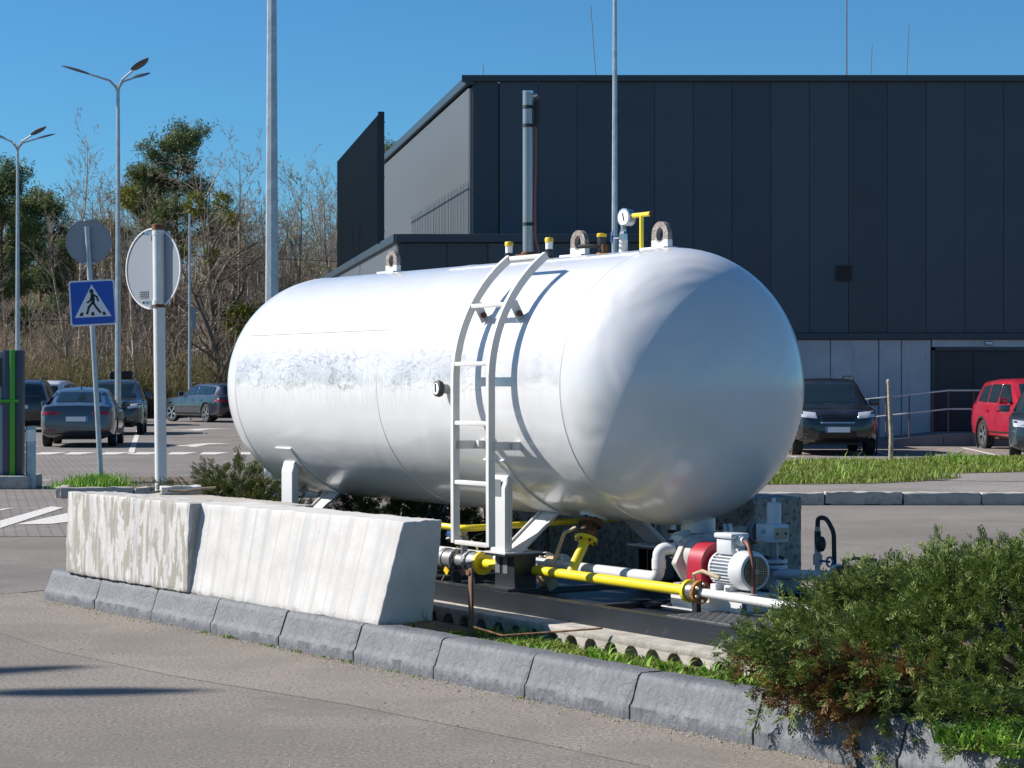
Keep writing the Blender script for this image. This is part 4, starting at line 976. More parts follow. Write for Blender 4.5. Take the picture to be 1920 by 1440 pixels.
b = MB(); o6 = oc+ya*.0065
def stroke(pts, w):
    for (x0, z0), (x1, z1) in zip(pts[:-1], pts[1:]):
        d = nrm((x1-x0, z1-z0)); n_ = (-d[1]*w/2, d[0]*w/2); e = d*w*.25
        b.prism([(x0+n_[0]-e[0], z0+n_[1]-e[1]), (x0-n_[0]-e[0], z0-n_[1]-e[1]), (x1-n_[0]+e[0], z1-n_[1]+e[1]), (x1+n_[0]+e[0], z1+n_[1]+e[1])], o6, xa, za, ya*.002)
b.prism(circ(.031, 14, (-.008, .168)), o6, xa, za, ya*.002)
stroke([(.0, .125), (.012, .045), (.004, -.01)], .048); stroke([(.012, .115), (.065, .085), (.082, .02)], .026); stroke([(-.005, .10), (-.03, .035), (-.072, .005)], .026)
stroke([(.0, .0), (-.055, -.06), (-.085, -.155)], .032); stroke([(.01, .0), (.05, -.07), (.105, -.145)], .032)
for x in (-.165, 0., .165): b.prism([(x-.03, -.185), (x+.018, -.185), (x+.018+(.012 if x < 0 else -.012 if x > 0 else 0), -.135), (x-.022+(.012 if x < 0 else -.004 if x > 0 else 0), -.135)], o6, xa, za, ya*.002)
b.build('walking_figure', 'sign_black', pl, smooth=False)
zr_ = EYE+(720-453)/4000*30.9-.1
def disc(parent, c, r, mat, ry, tilt=0, rim='sign_back'):
    m_ = Matrix.Rotation(ry, 3, 'Z') @ Matrix.Rotation(tilt, 3, 'Y'); x_ = np.array(m_ @ Vector((1, 0, 0))); z_ = np.array(m_ @ Vector((0, 0, 1))); y_ = np.array(m_ @ Vector((0, 1, 0)))
    d = MB().prism(circ(r, 44), np.array(c), x_, z_, y_*.004).build('round_sign', mat, parent, smooth=False)
    MB().ring(circ(r+.004, 44), circ(r-.008, 44), np.array(c)-y_*.007, x_, z_, y_*.012).build('rim', rim, d, smooth=False)
    return d, x_, z_, y_
d, x_, z_, y_ = disc(ps, LP(zr_, 0, .05), .325, 'sign_back', R(4), R(-3))
for dz in (-.31, .31): MB().box(LP(zr_+dz, 0, .028), (.16, .03, .025)).build('clamp', 'galvanised', ps); MB().lathe([(.042, -.014), (.042, .014)], LP(zr_+dz), (0, 0, 1), 12).build('clamp_band', 'galvanised', ps)
# nearer white post with the round sign seen from behind
rs = thing('round_sign_post', 'white rust-spotted post with large round sign seen from behind', 'sign', (-3.09, 18.7, 0))
MB().tube([(.02, 0, 0), (-.01, 0, 2.92)], .052, 16).build('post', 'pole_white', rs)
MB().lathe([(.055, 0), (.055, .045), (.048, .05)], (-.011, 0, 2.90), (0, 0, 1), 16).build('rusty_cap', 'rust', rs)
zc_ = EYE+(720-503)/4000*18.7
d, x_, z_, y_ = disc(rs, (-.07, .085, zc_), .355, 'sign_back', R(-39), 0, 'sign_white')
for dz in (-.30, .31):
    br = MB().box((-.03, .05, zc_+dz), (.26, .02, .035), Matrix.Rotation(R(-47)*.5, 3, 'Z')).build('clamp', 'steel', rs)
    MB().lathe([(.056, -.02), (.056, .02)], (-.008, 0, zc_+dz), (0, 0, 1), 16).build('clamp_band', 'white_old', rs)
    for x in (-.13, -.03, .03): MB().cyl((x-.02, .045-.03-x*.4, zc_+dz), (x-.02, .03-x*.4-.03, zc_+dz), .010, n=6).build('bolt', 'dark_metal', br)
MB().lathe([(.057, 0), (.057, .03)], (-.006, 0, zc_-.345), (0, 0, 1), 16).build('rusty_band', 'rust', rs)
sp0 = np.array((-.07, .085, zc_))-y_*.003+x_*(-.12)+z_*(-.22)
MB().prism(rrect(.11, .065, .004, 1), sp0, x_, z_, -y_*.002).build('sticker', 'grey_metal', rs, smooth=False)
b = MB()
for i in range(3): b.prism([(-.045, -.022+i*.017), (.045, -.022+i*.017), (.045, -.014+i*.017), (-.045, -.014+i*.017)], sp0-y_*.0025, x_, z_, -y_*.001)
b.build('sticker_print', 'dark_metal', rs, smooth=False)

# ================================================================== CHARGER AND BOLLARD
ch = thing('charging_station', 'grey and green charging station on a concrete base at the left edge', 'charger', (-7.69, 31.5, 0))
hw2 = .47
MB().box((-.0, .3, .1), (1.18, .95, .20)).build('concrete_base', 'concrete', ch, bevel=.03)
MB().box((-.16, .15, 1.12), (.62, .26, 1.82)).build('cabinet', 'plastic_grey', ch, bevel=.015)
MB().box((.24, .15, 1.125), (.16, .30, 1.85)).build('side_frame', 'plastic_dark', ch, bevel=.012)
MB().box((.385, .15, 1.125), (.10, .28, 1.85)).build('side_panel', 'plastic_dark', ch, bevel=.012)
MB().box((.318, -.012, 1.125), (.075, .04, 1.86)).build('green_stripe', 'plastic_green', ch, bevel=.008)
MB().box((-.05, -.015, 1.30), (.92, .05, .045)).build('green_band', 'plastic_green', ch, bevel=.006)
MB().box((-.02, .018, .73), (.42, .03, 1.02)).build('lower_door', 'plastic_grey', ch, bevel=.01)
MB().box((-.07, .015, 1.72), (.52, .012, .42)).build('screen', 'black_gloss', ch); MB().box((-.09, .0, .87), (.20, .03, .14)).build('teal_sticker', 'teal', ch); MB().box((.06, .0, 1.0), (.10, .03, .24)).build('card_reader', 'plastic_dark', ch)
bo = MB().lathe([(.075, 0), (.075, .9), (.068, .92), (.01, .925)], (0, 0, 0), (0, 0, 1), 18).build('bollard', 'galvanised', loc=(-7.13, 31.6, 0)); tag(bo, 'grey steel pipe bollard beside the charging station', 'bollard')
MB().lathe([(.0765, 0), (.0765, .17)], (0, 0, .70), (0, 0, 1), 18).build('reflective_band', 'label_white', bo)
# overhead cables in front of the wood
for i, (y0, y1) in enumerate(((608, 612), (470, 505))):
    Y = 96; P = [((px-960)/4000*Y, Y, EYE+(720-(y0+(y1-y0)*t)-(-10*4*t*(1-t)))/4000*Y) for px, t in zip(np.linspace(-300, 900, 13), np.linspace(0, 1, 13))]
    o = MB().tube(P, .014, 4).build('overhead_cable', 'wire'); tag(o, ('lower' if i == 0 else 'upper')+' thin black overhead cable strung before the bare trees', 'cable')
# ================================================================== CARS
STY = dict(
 suv=dict(L=4.45, W=1.82, H=1.69, wb=2.64, fo=.88, rw=.35, gc=.24, st=[
  (0, .46, .66, .62, 0, 0), (.012, .38, .84, .82, 0, 0), (.04, .30, .94, .93, 0, 0), (.10, .27, 1.00, .985, 0, 0), (.20, .26, 1.04, 1, 0, 0), (.285, .26, 1.07, 1, 0, 0),
  (.43, .26, 1.07, 1, 1.60, .74), (.50, .26, 1.08, 1, 1.67, .74), (.70, .26, 1.09, 1, 1.68, .74), (.90, .27, 1.09, 1, 1.64, .72), (.945, .28, 1.08, .99, 1.56, .71), (.982, .31, 1.06, .96, 1.12, .80), (.995, .40, .96, .90, 0, 0), (1, .46, .86, .80, 0, 0)],
  ws=(1.12, 1.56, .74, .62), rwin=(1.16, 1.50, .70, .60), side=[(.36, .46, .565), (.575, .575, .735), (.745, .745, .895)], belt=1.10, top=1.55),
 lift=dict(L=4.69, W=1.83, H=1.47, wb=2.69, fo=.92, rw=.325, gc=.20, st=[
  (0, .40, .58, .62, 0, 0), (.012, .32, .70, .82, 0, 0), (.04, .24, .79, .93, 0, 0), (.10, .22, .86, .985, 0, 0), (.18, .21, .90, 1, 0, 0), (.26, .21, .94, 1, 0, 0),
  (.42, .21, .95, 1, 1.38, .70), (.50, .21, .96, 1, 1.455, .69), (.60, .21, .97, 1, 1.46, .69), (.74, .22, 1.0, 1, 1.38, .67), (.90, .24, 1.03, .98, 1.08, .72), (.96, .26, 1.02, .95, 0, 0), (.985, .32, .98, .91, 0, 0), (1, .42, .80, .84, 0, 0)],
  ws=(1.0, 1.36, .72, .58), rwin=(1.10, 1.36, .62, .55), side=[(.36, .47, .565), (.575, .575, .72), (.73, .73, .80)], belt=.99, top=1.36),
 estate=dict(L=4.90, W=1.86, H=1.46, wb=2.97, fo=.85, rw=.345, gc=.17, st=[
  (0, .38, .60, .62, 0, 0), (.012, .30, .72, .84, 0, 0), (.04, .22, .80, .94, 0, 0), (.12, .19, .88, .99, 0, 0), (.22, .18, .92, 1, 0, 0), (.31, .18, .95, 1, 0, 0),
  (.45, .18, .96, 1, 1.37, .70), (.53, .18, .97, 1, 1.44, .69), (.70, .18, .98, 1, 1.45, .69), (.86, .20, 1.0, 1, 1.42, .68), (.91, .21, 1.0, .99, 1.36, .66), (.968, .25, .99, .96, 1.03, .76), (.99, .32, .92, .92, 0, 0), (1, .42, .80, .84, 0, 0)],
  ws=(1.0, 1.34, .72, .58), rwin=(1.06, 1.33, .66, .56), side=[(.39, .49, .59), (.60, .60, .745), (.755, .755, .89)], belt=.995, top=1.345),
 mpv=dict(L=4.55, W=1.80, H=1.70, wb=2.70, fo=.90, rw=.33, gc=.20, st=[
  (0, .44, .64, .62, 0, 0), (.012, .36, .80, .82, 0, 0), (.04, .26, .92, .93, 0, 0), (.10, .22, 1.00, .985, 0, 0), (.17, .22, 1.06, 1, 0, 0), (.22, .22, 1.08, 1, 0, 0),
  (.42, .22, 1.05, 1, 1.60, .76), (.52, .22, 1.05, 1, 1.68, .76), (.75, .22, 1.06, 1, 1.68, .76), (.92, .24, 1.06, 1, 1.62, .74), (.955, .25, 1.06, .99, 1.55, .73), (.985, .30, 1.04, .96, 1.12, .82), (.995, .38, .96, .92, 0, 0), (1, .44, .86, .84, 0, 0)],
  ws=(1.12, 1.57, .74, .62), rwin=(1.15, 1.50, .72, .62), side=[(.36, .45, .56), (.57, .57, .74), (.75, .75, .91)], belt=1.08, top=1.55))
def car_body(st):
    L, W = st['L'], st['W']/2; vs = []; fs = []
    for s, zb, zd, wf, zr, wr in st['st']:
        x = L/2-s*L; w = W*wf; h = zd-zb
        half = [(0, zb), (.80*w, zb), (.965*w, zb+.10*h), (w, zb+.38*h), (w*.992, zb+.70*h), (w*.965, zd-.05*h), (w*.925, zd)]
        if zr: a = W*wr; half += [(a+.3*(w*.925-a)*.25, zr-.09), (a*.96, zr-.045), (a*.80, zr-.008), (0, zr+.012)]
        else: half += [(w*.84, zd+.02), (w*.70, zd+.032), (w*.45, zd+.04), (0, zd+.045)]
        ring = half+[(-y, z) for y, z in half[-2:0:-1]]
        vs += [(x, y, z) for y, z in ring]
    m = len(ring); n = len(st['st'])
    for j in range(n-1):
        for k in range(m): k2 = (k+1) % m; fs.append((j*m+k, j*m+k2, (j+1)*m+k2, (j+1)*m+k))
    fs += [tuple(range(m)), tuple((n-1)*m+k for k in range(m-1, -1, -1))]
    me = bpy.data.meshes.new('body'); me.from_pydata(vs, [], fs)
    bm = bmesh.new(); bm.from_mesh(me); bmesh.ops.recalc_face_normals(bm, faces=bm.faces); bm.to_mesh(me); bm.free(); return me
BODY = {}
dg_objs = []
for k, st in STY.items():
    me = car_body(st); bvh = BVHTree.FromPolygons([v.co[:] for v in me.vertices], [p.vertices[:] for p in me.polygons])
    o = bpy.data.objects.new('tmp', me); C.objects.link(o); cut = MB()
    xf = st['L']/2-st['fo']; xr = xf-st['wb']; r = st['rw']*1.13
    for x in (xf, xr):
        for s in (-1, 1): cut.cyl((x, s*(st['W']/2-.30), st['rw']), (x, s*(st['W']/2+.3), st['rw']), r, n=28)
    c = cut.build('tmpcut', None, smooth=False)
    md = o.modifiers.new('b', 'BOOLEAN'); md.operation = 'DIFFERENCE'; md.object = c; md.solver = 'EXACT'
    bpy.context.view_layer.update(); dg = bpy.context.evaluated_depsgraph_get()
    nm = bpy.data.meshes.new_from_object(o.evaluated_get(dg)); bpy.data.objects.remove(o); bpy.data.objects.remove(c)
    nm.name = 'car_body_'+k; BODY[k] = (nm, bvh, xf, xr)
TYRE = {}
def wheel_meshes(r):
    if r in TYRE: return TYRE[r]
    w = .21; t = MB().lathe([(r*.66, -w*.45), (r*.92, -w*.5), (r*.985, -w*.40), (r, -w*.2), (r, w*.2), (r*.985, w*.40), (r*.92, w*.5), (r*.66, w*.45)], (0, 0, 0), (0, 1, 0), 36, closed=True)
    me = bpy.data.meshes.new('tyre'); me.from_pydata(t.v, [], t.f); me.materials.append(M('tyre')); me.shade_smooth(); me.set_sharp_from_angle(angle=R(40))
    b = MB(); b.lathe([(r*.68, .0), (r*.68, .095), (r*.63, .095), (r*.62, .02)], (0, 0, 0), (0, 1, 0), 32, closed=True)
    b.lathe([(.05, .05), (.05, .085), (.03, .09)], (0, 0, 0), (0, 1, 0), 12)
    for k in range(5):
        for dd in (-.13, .13):
            a = 2*PI*k/5+dd; p = V3(math.cos(a-dd*.7)*.045, .068, math.sin(a-dd*.7)*.045); q = V3(math.cos(a)*r*.65, .082, math.sin(a)*r*.65)
            b.ribbon([p, q], np.cross(nrm(q-p), (0, 1, 0)), .035, .024, [(0, 1, 0)]*2)
    m2 = bpy.data.meshes.new('rim'); m2.from_pydata(b.v, [], b.f); m2.materials.append(M('rim'))
    b = MB(); b.lathe([(r*.66, -.02), (r*.66, .01)], (0, 0, 0), (0, 1, 0), 28); m3 = bpy.data.meshes.new('spoke_backing'); m3.from_pydata(b.v, [], b.f); m3.materials.append(M('car_dark'))  # plain dark disc added as a backing behind the spokes
    TYRE[r] = (me, m2, m3); return TYRE[r]
def patch(bvh, axis, quad, name, mat, parent, nu=8, nv=5, off=.014):
    """thin shell that follows the bodywork; axis 'x+','x-','y+','y-' = side it is seen from; quad = 4 corner pairs"""
    sg = 1 if axis[1] == '+' else -1; A = 0 if axis[0] == 'x' else 1
    q = [np.array(p, float) for p in quad]; us = [0, .025]+list(np.linspace(.08, .92, nu))+[.975, 1]; ws_ = [0, .05]+list(np.linspace(.12, .88, nv))+[.95, 1]
    vs = []; fs = []; last = None
    for i, u in enumerate(us):
        for j, w in enumerate(ws_):
            p = (1-u)*(1-w)*q[0]+u*(1-w)*q[1]+u*w*q[2]+(1-u)*w*q[3]
            o = Vector((5*sg, p[0], p[1])) if A == 0 else Vector((p[0], 5*sg, p[1])); d = Vector((-sg, 0, 0)) if A == 0 else Vector((0, -sg, 0))
            h, nr, _, _ = bvh.ray_cast(o, d)
            if h is None: h = last.copy() if last else Vector((0, p[0], p[1])); h[1 if A == 0 else 0] = p[0]; h[2] = p[1]
            last = h; e = off if 0 < i < len(us)-1 and 0 < j < len(ws_)-1 else -.006
            h = h.copy(); h[A] += sg*e; vs.append(h[:])
    m = len(ws_)
    for i in range(len(us)-1):
        for j in range(m-1): fs.append((i*m+j, i*m+j+1, (i+1)*m+j+1, (i+1)*m+j))
    b = MB().add(vs, fs)
    return b.build(name, mat, parent, angle=60)
CARN = [0]
def car(label, X, Y, head, style, paint, rails=False, box=False, trim=False, group=None, face='both', steer=0):
    st = STY[style]; nm, bvh, xf, xr = BODY[style]; L, W = st['L'], st['W']
    t = thing('parked_car', label, 'car', (X, Y, 0), R(head), group)
    me = nm.copy(); body = mobj('body', me, paint, t, angle=32)
    zb, zt, wb_, wt = st['ws']; patch(bvh, 'x+', [(-W/2*wb_, zb), (W/2*wb_, zb), (W/2*wt, zt), (-W/2*wt, zt)], 'windscreen', 'glass', body, 8, 6)
    zb, zt, wb_, wt = st['rwin']; patch(bvh, 'x-', [(-W/2*wb_, zb), (W/2*wb_, zb), (W/2*wt, zt), (-W/2*wt, zt)], 'rear_window', 'glass', body, 8, 6)
    zl, zh = st['belt'], st['top']
    for sd_, ax_ in ((1, 'y+'), (-1, 'y-')):
        for i, (s0, s1, s2) in enumerate(st['side']):
            a0, a1, a2 = L/2-s0*L, L/2-s1*L, L/2-s2*L; dz = .0 if i < 2 else -.05
            patch(bvh, ax_, [(a0, zl), (a2, zl+.012*i), (a2+(.10 if i == 2 else .0), zh+dz), (a1, zh)], 'side_window', 'glass', body, 6, 4)
        for s in (st['side'][0][0]-.015, st['side'][1][0]-.006, st['side'][2][0]-.004):
            x = L/2-s*L
            if abs(x-xr) > st['rw']*1.3: patch(bvh, ax_, [(x-.006, .34), (x+.006, .34), (x+.006, zl-.03), (x-.006, zl-.03)], 'door_gap', 'car_dark', body, 1, 4, .003)
        for s in (st['side'][0][2]-.035, st['side'][1][2]-.035):
            x = L/2-s*L; MB().box((x, sd_*(W/2+.008), zl-.17), (.17, .03, .028)).build('door_handle', paint, body, bevel=.008)
        MB().box((L/2-(st['side'][0][0]+.015)*L, sd_*(W/2+.10), zl+.05), (.11, .21, .15)).build('mirror', paint if style != 'suv' or not trim else paint, t, bevel=.03)
        # side skirt
        patch(bvh, ax_, [(xf-st['rw']*1.15, st['gc']+.06), (xr+st['rw']*1.15, st['gc']+.06), (xr+st['rw']*1.15, st['gc']+.20), (xf-st['rw']*1.15, st['gc']+.20)], 'side_skirt', 'car_dark', body, 6, 2, .012)
        if trim:
            for x in (xf, xr): MB().lathe([(st['rw']*1.14, -.01), (st['rw']*1.14, .014), (st['rw']*1.27, .010), (st['rw']*1.27, -.02)], (x, sd_*(W/2-.004), st['rw']), (0, sd_, 0), 32, closed=True).build('arch_trim', 'black_rubber', body)
    hl = st['st'][3][2]
    for s in (-1, 1):
        patch(bvh, 'x+', [(s*W*.235, hl-.20), (s*W*.445, hl-.16), (s*W*.45, hl-.02), (s*W*.25, hl-.06)], 'headlight', 'lamp_clear', t, 5, 3, .012)
        MB().lathe([(.01, -.03), (.05, -.03), (.055, .012), (.04, .014)], (L/2-.075, s*W*.37, st['gc']+.21), (1, 0, 0), 14).build('fog_lamp', 'lamp_clear', t)
        zt_ = 1.0 if style in ('suv', 'mpv') else .93
        if style == 'lift': q = [(s*W*.20, .80), (s*W*.47, .79), (s*W*.47, .90), (s*W*.20, .86)]
        elif style == 'estate': q = [(s*W*.24, .74), (s*W*.475, .74), (s*W*.475, .88), (s*W*.24, .86)]
        else: q = [(s*W*.36, .76), (s*W*.475, .76), (s*W*.47, 1.08), (s*W*.385, 1.08)]
        tl = patch(bvh, 'x-', q, 'tail_light', 'lamp_red', t, 5, 3, .012)
        xx = -L/2+.05
        patch(bvh, 'y+' if s > 0 else 'y-', [(xx+.02, q[0][1]+.01), (xx+.24, q[0][1]+.03), (xx+.20, q[2][1]), (xx+.03, q[2][1])], 'tail_light_side', 'lamp_red', tl, 3, 3, .008)
        patch(bvh, 'x-', [(s*W*.27, st['gc']+.22), (s*W*.44, st['gc']+.22), (s*W*.44, st['gc']+.25), (s*W*.27, st['gc']+.25)], 'reflector', 'lamp_red', t, 3, 1, .01)
    gz = hl-.26; patch(bvh, 'x+', [(-W*.19, gz-.02), (W*.19, gz-.02), (W*.225, gz+.18), (-W*.225, gz+.18)], 'grille', 'black_gloss', t, 6, 3, .008)
    patch(bvh, 'x+', [(-W*.24, st['gc']+.13), (W*.24, st['gc']+.13), (W*.22, st['gc']+.30), (-W*.22, st['gc']+.30)], 'lower_grille', 'car_dark', t, 6, 3, .008)
    patch(bvh, 'x+', [(-W*.46, st['gc']+.06), (W*.46, st['gc']+.06), (W*.46, st['gc']+.12), (-W*.46, st['gc']+.12)], 'front_lip', 'car_dark', t, 6, 2, .008)
    patch(bvh, 'x-', [(-W*.46, st['gc']+.05), (W*.46, st['gc']+.05), (W*.45, st['gc']+.16), (-W*.45, st['gc']+.16)], 'rear_bumper', 'car_dark', t, 6, 2, .008)
    if paint in ('paint_black', 'paint_navy', 'paint_red'):
        patch(bvh, 'x+', [(-W*.20, gz-.035), (W*.20, gz-.035), (W*.205, gz-.005), (-W*.205, gz-.005)], 'grille_trim', 'rim', t, 6, 1, .014)
    pz = st['gc']+.33
    p1 = MB().box((L/2+.012, 0, pz), (.015, .52, .115)).build('number_plate', 'plate', t); MB().box((L/2+.0205, -.238, pz), (.002, .035, .11)).build('plate_strip', 'plate_blue', p1)
    p2z = .70 if style == 'lift' else .82 if style != 'estate' else .66
    h = bvh.ray_cast(Vector((-5, 0, p2z)), Vector((1, 0, 0)))[0]
    p2 = MB().box((h.x-.012, 0, p2z), (.015, .52, .115)).build('number_plate', 'plate', t); MB().box((h.x-.0205, -.238, p2z), (.002, .035, .11)).build('plate_strip', 'plate_blue', p2)
    tm, rm, bk = wheel_meshes(st['rw'])
    for x in (xf, xr):
        for s in (-1, 1):
            w = bpy.data.objects.new('wheel', tm); C.objects.link(w); w.parent = t; w.location = (x, s*(W/2-.125), st['rw']); w.rotation_euler = (0, random.Random(x*s+X).uniform(0, 1), (0 if s > 0 else PI)+(R(steer) if x == xf else 0))
            r_ = bpy.data.objects.new('rim', rm); C.objects.link(r_); r_.parent = w; k_ = bpy.data.objects.new('rim_backing', bk); C.objects.link(k_); k_.parent = w
    if rails:
        for s in (-1, 1):
            y = s*W/2*.66; z = st['H']; MB().tube(arc3([(L/2-.46*L, y, z-.04), (L/2-.48*L, y, z+.045), (L/2-.86*L, y, z+.04), (L/2-.88*L, y, z-.05)], .06), .018, 8).build('roof_rail', 'car_dark', t)
    if box: MB().box((-.25, 0, st['H']+.20), (1.9, .85, .30)).build('roof_box', 'car_dark', t, bevel=.07, seg=3)
    h = bvh.ray_cast(Vector((L/2-.83*L if style != 'lift' else L/2-.66*L, 0, 4)), Vector((0, 0, -1)))[0]
    if style == 'lift': MB().prism([(0, 0), (.14, 0), (.02, .07)], (h.x-.07, -.012, h.z-.005), (1, 0, 0), (0, 0, 1), (0, .024, 0)).build('aerial', 'black_gloss', t, smooth=False); MB().tube([(h.x-.75, -.25, 1.16), (h.x-.72, .12, 1.17)], .012, 6).build('rear_wiper', 'black_rubber', t)
    elif paint == 'paint_red': MB().tube([(L/2-.50*L, .2, st['H']-.02), (L/2-.53*L, .2, st['H']+.26)], .006, 5).build('aerial', 'black_gloss', t)
    # cabin floor/underside shadow plate
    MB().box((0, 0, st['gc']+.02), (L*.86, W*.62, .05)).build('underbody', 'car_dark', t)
    return t
car('grey liftback seen from behind, nearest car on the left', -10.85, 54.1, 97, 'lift', 'paint_grey')
car('dark grey sport utility car facing us behind the grey liftback', -12.35, 66.6, -82, 'suv', 'paint_darkgrey', rails=True)
car('dark sport utility car with a black roof box, behind the grey one facing us', -14.75, 80.5, -81, 'suv', 'paint_darkgrey', box=True)
car('black sport utility car at the far end of the parked row', -17.6, 97.0, -80, 'suv', 'paint_black', rails=True)
car('black people carrier seen from behind beside the charging station', -16.0, 70.5, 97, 'mpv', 'paint_black', rails=True)
car('white-roofed tall car just beyond the black people carrier', -16.9, 78.8, 90, 'suv', 'paint_white', rails=True)
car('dark blue car side-on behind the grey liftback', -18.0, 86.5, 205, 'lift', 'paint_bluegrey')
car('dark red car parked beyond the low kerb, tail to the right', -18.2, 108, 168, 'estate', 'paint_maroon')
car('black car parked beyond the dark red one', -16.3, 112, 185, 'estate', 'paint_black')
car('dark navy estate car with alloy wheels turning off beside the tank', -12.35, 87.6, 124, 'estate', 'paint_navy', steer=18).scale = (1.1, 1.1, 1.1)
car('black sport utility car facing us before the concrete plinth', 7.05, 48.0, -91.5, 'suv', 'paint_black', rails=True, trim=True)
car('bright red sport utility car at the right edge', 12.3, 50.0, -84, 'suv', 'paint_red', trim=True)
car('blue-grey car at the right edge before the red one', 11.35, 44.65, -104, 'lift', 'paint_bluegrey')
# ================================================================== VEGETATION
def PX(px, Y): return (px-960)/4000*Y
def HT(py, Y): return EYE+(720-py)/4000*Y
def orient(dirs, rolls):
    d = dirs/np.linalg.norm(dirs, axis=1, keepdims=True); h = np.where(np.abs(d[:, 2:3]) < .95, np.array([[0, 0, 1.]]), np.array([[1., 0, 0]]))
    a = np.cross(h, d); a /= np.linalg.norm(a, axis=1, keepdims=True); b = np.cross(d, a)
    c, s = np.cos(rolls)[:, None], np.sin(rolls)[:, None]; a2 = a*c+b*s; b2 = b*c-a*s
    return np.stack([d, a2, b2], 2)                        # columns: local x along the spray
def spray_template(rng, n=7):
    vs = []; fs = []
    def leafq(p, d, w, L, up):
        d = nrm(d); s = nrm(np.cross(d, up))*w; k = len(vs)
        vs.extend([p-s*.5, p+d*L*.5-s, p+d*L, p+d*L*.5+s]); fs.append((k, k+1, k+2, k+3))
    leafq(V3(0, 0, 0), (1, 0, 0), .018, 1.0, (0, 0, 1)); leafq(V3(0, 0, 0), (1, 0, 0), .018, 1.0, (0, 1, 0))
    for i in range(n):
        t = .12+.78*i/n; s = 1 if i % 2 else -1; L = (.52-.34*t)*rng.uniform(.8, 1.25); el = rng.uniform(-.5, .5)
        d = V3(math.cos(R(42)), s*math.sin(R(42))*math.cos(el), math.sin(R(42))*math.sin(el)+.12)
        leafq(V3(t, 0, 0), d, .046, L, (0, .2, 1))
        if i < n-2:
            for j in (.35, .68):
                d2 = nrm(d)*.7+V3(.5, -s*.25, rng.uniform(-.3, .3)); leafq(V3(t, 0, 0)+nrm(d)*L*j, d2, .036, L*.42, (0, rng.uniform(-.6, .6), 1))
    return np.array(vs), np.array(fs)
def scatter(tpls, P, D, roll, sc, rng):
    idx = rng.integers(0, len(tpls), len(P)); V = []; F = []; k = 0; Rm = orient(D, roll)
    for t, (tv, tf) in enumerate(tpls):
        m = idx == t
        if not m.any(): continue
        v = np.einsum('nij,vj->nvi', Rm[m], tv)*sc[m][:, None, None]+P[m][:, None, :]
        nv = len(tv); n = m.sum(); f = tf[None]+(np.arange(n)*nv)[:, None, None]+k
        V.append(v.reshape(-1, 3)); F.append(f.reshape(-1, tf.shape[1])); k += n*nv
    return np.concatenate(V), np.concatenate(F)
rng = np.random.default_rng(11)
SPR = [spray_template(rng) for _ in range(5)]
def juniper(label, cx, cy, z0, rx, ry, h, nplume, nspray, L, mats, brown=None, rot=0, extra=None, inner=.55):
    t = thing('juniper_bush', label, 'shrub', (cx, cy, z0), rot)
    th = rng.uniform(0, 2*PI, nplume); rr = np.sqrt(rng.uniform(0, 1, nplume)); sh = rng.uniform(inner, 1.0, nplume)**.7
    # lobed outline
    lobe = 1+.10*np.sin(3*th+1.1)+.08*np.sin(5*th+.3)+.06*np.sin(9*th)
    X = rx*rr*np.cos(th)*lobe; Y = ry*rr*np.sin(th)*lobe
    Z = h*np.clip(1-rr**2.2, 0, 1)**.62*sh*(1+.12*np.sin(X*5+1)*np.cos(Y*6))+.03
    N = np.stack([X/rx**2*1.6, Y/ry**2*1.6, .55/h*np.ones(nplume)], 1); N /= np.linalg.norm(N, axis=1, keepdims=True)
    N = N*np.array([1, 1, .8])+rng.normal(0, .28, (nplume, 3)); N[:, 2] = np.abs(N[:, 2])*.9+.02; N /= np.linalg.norm(N, axis=1, keepdims=True)
    P0 = np.stack([X, Y, Z], 1)-N*L*1.3
    if extra is not None:
        P0 = np.concatenate([P0, extra[0]]); N = np.concatenate([N, extra[1]/np.linalg.norm(extra[1], axis=1, keepdims=True)])
    n = len(P0); tt = rng.uniform(.15, 1.15, (n, nspray)); plen = L*rng.uniform(1.4, 2.6, n)
    P = P0[:, None, :]+N[:, None, :]*(tt*plen[:, None])[:, :, None]+rng.normal(0, L*.13, (n, nspray, 3))*(1.15-tt*.6)[:, :, None]
    D = N[:, None, :]+rng.normal(0, .42, (n, nspray, 3)); D[:, :, 2] += .12
    P = P.reshape(-1, 3); D = D.reshape(-1, 3); ok = P[:, 2] > -.3; P, D = P[ok], D[ok]
    sc = L*rng.uniform(.55, 1.15, len(P)); roll = rng.uniform(-.9, .9, len(P))
    bm_ = brown(P) if brown else np.zeros(len(P), bool)
    for m, nm, mt in ((~bm_, 'foliage', mats[0]), (bm_, 'dead_foliage', 'juniper_brown')):
        if m.any():
            v, f = scatter(SPR, P[m], D[m], roll[m], sc[m], rng); o = np_obj(nm, v, f, mt, t); o['kind'] = 'stuff'
            if nm == 'dead_foliage': o['label'] = 'rust brown dead twigs on the low front of the bush'
    b = MB()
    for i in range(0, n, max(1, n//140)): b.tube([(P0[i][0]*.15, P0[i][1]*.15, 0), (P0[i][0]*.6, P0[i][1]*.6, P0[i][2]*.55), tuple(P0[i]+N[i]*L)], [.016, .010, .004], 5, caps=False)
    o = b.build('branches', 'bark', t); o['kind'] = 'stuff'
    return t
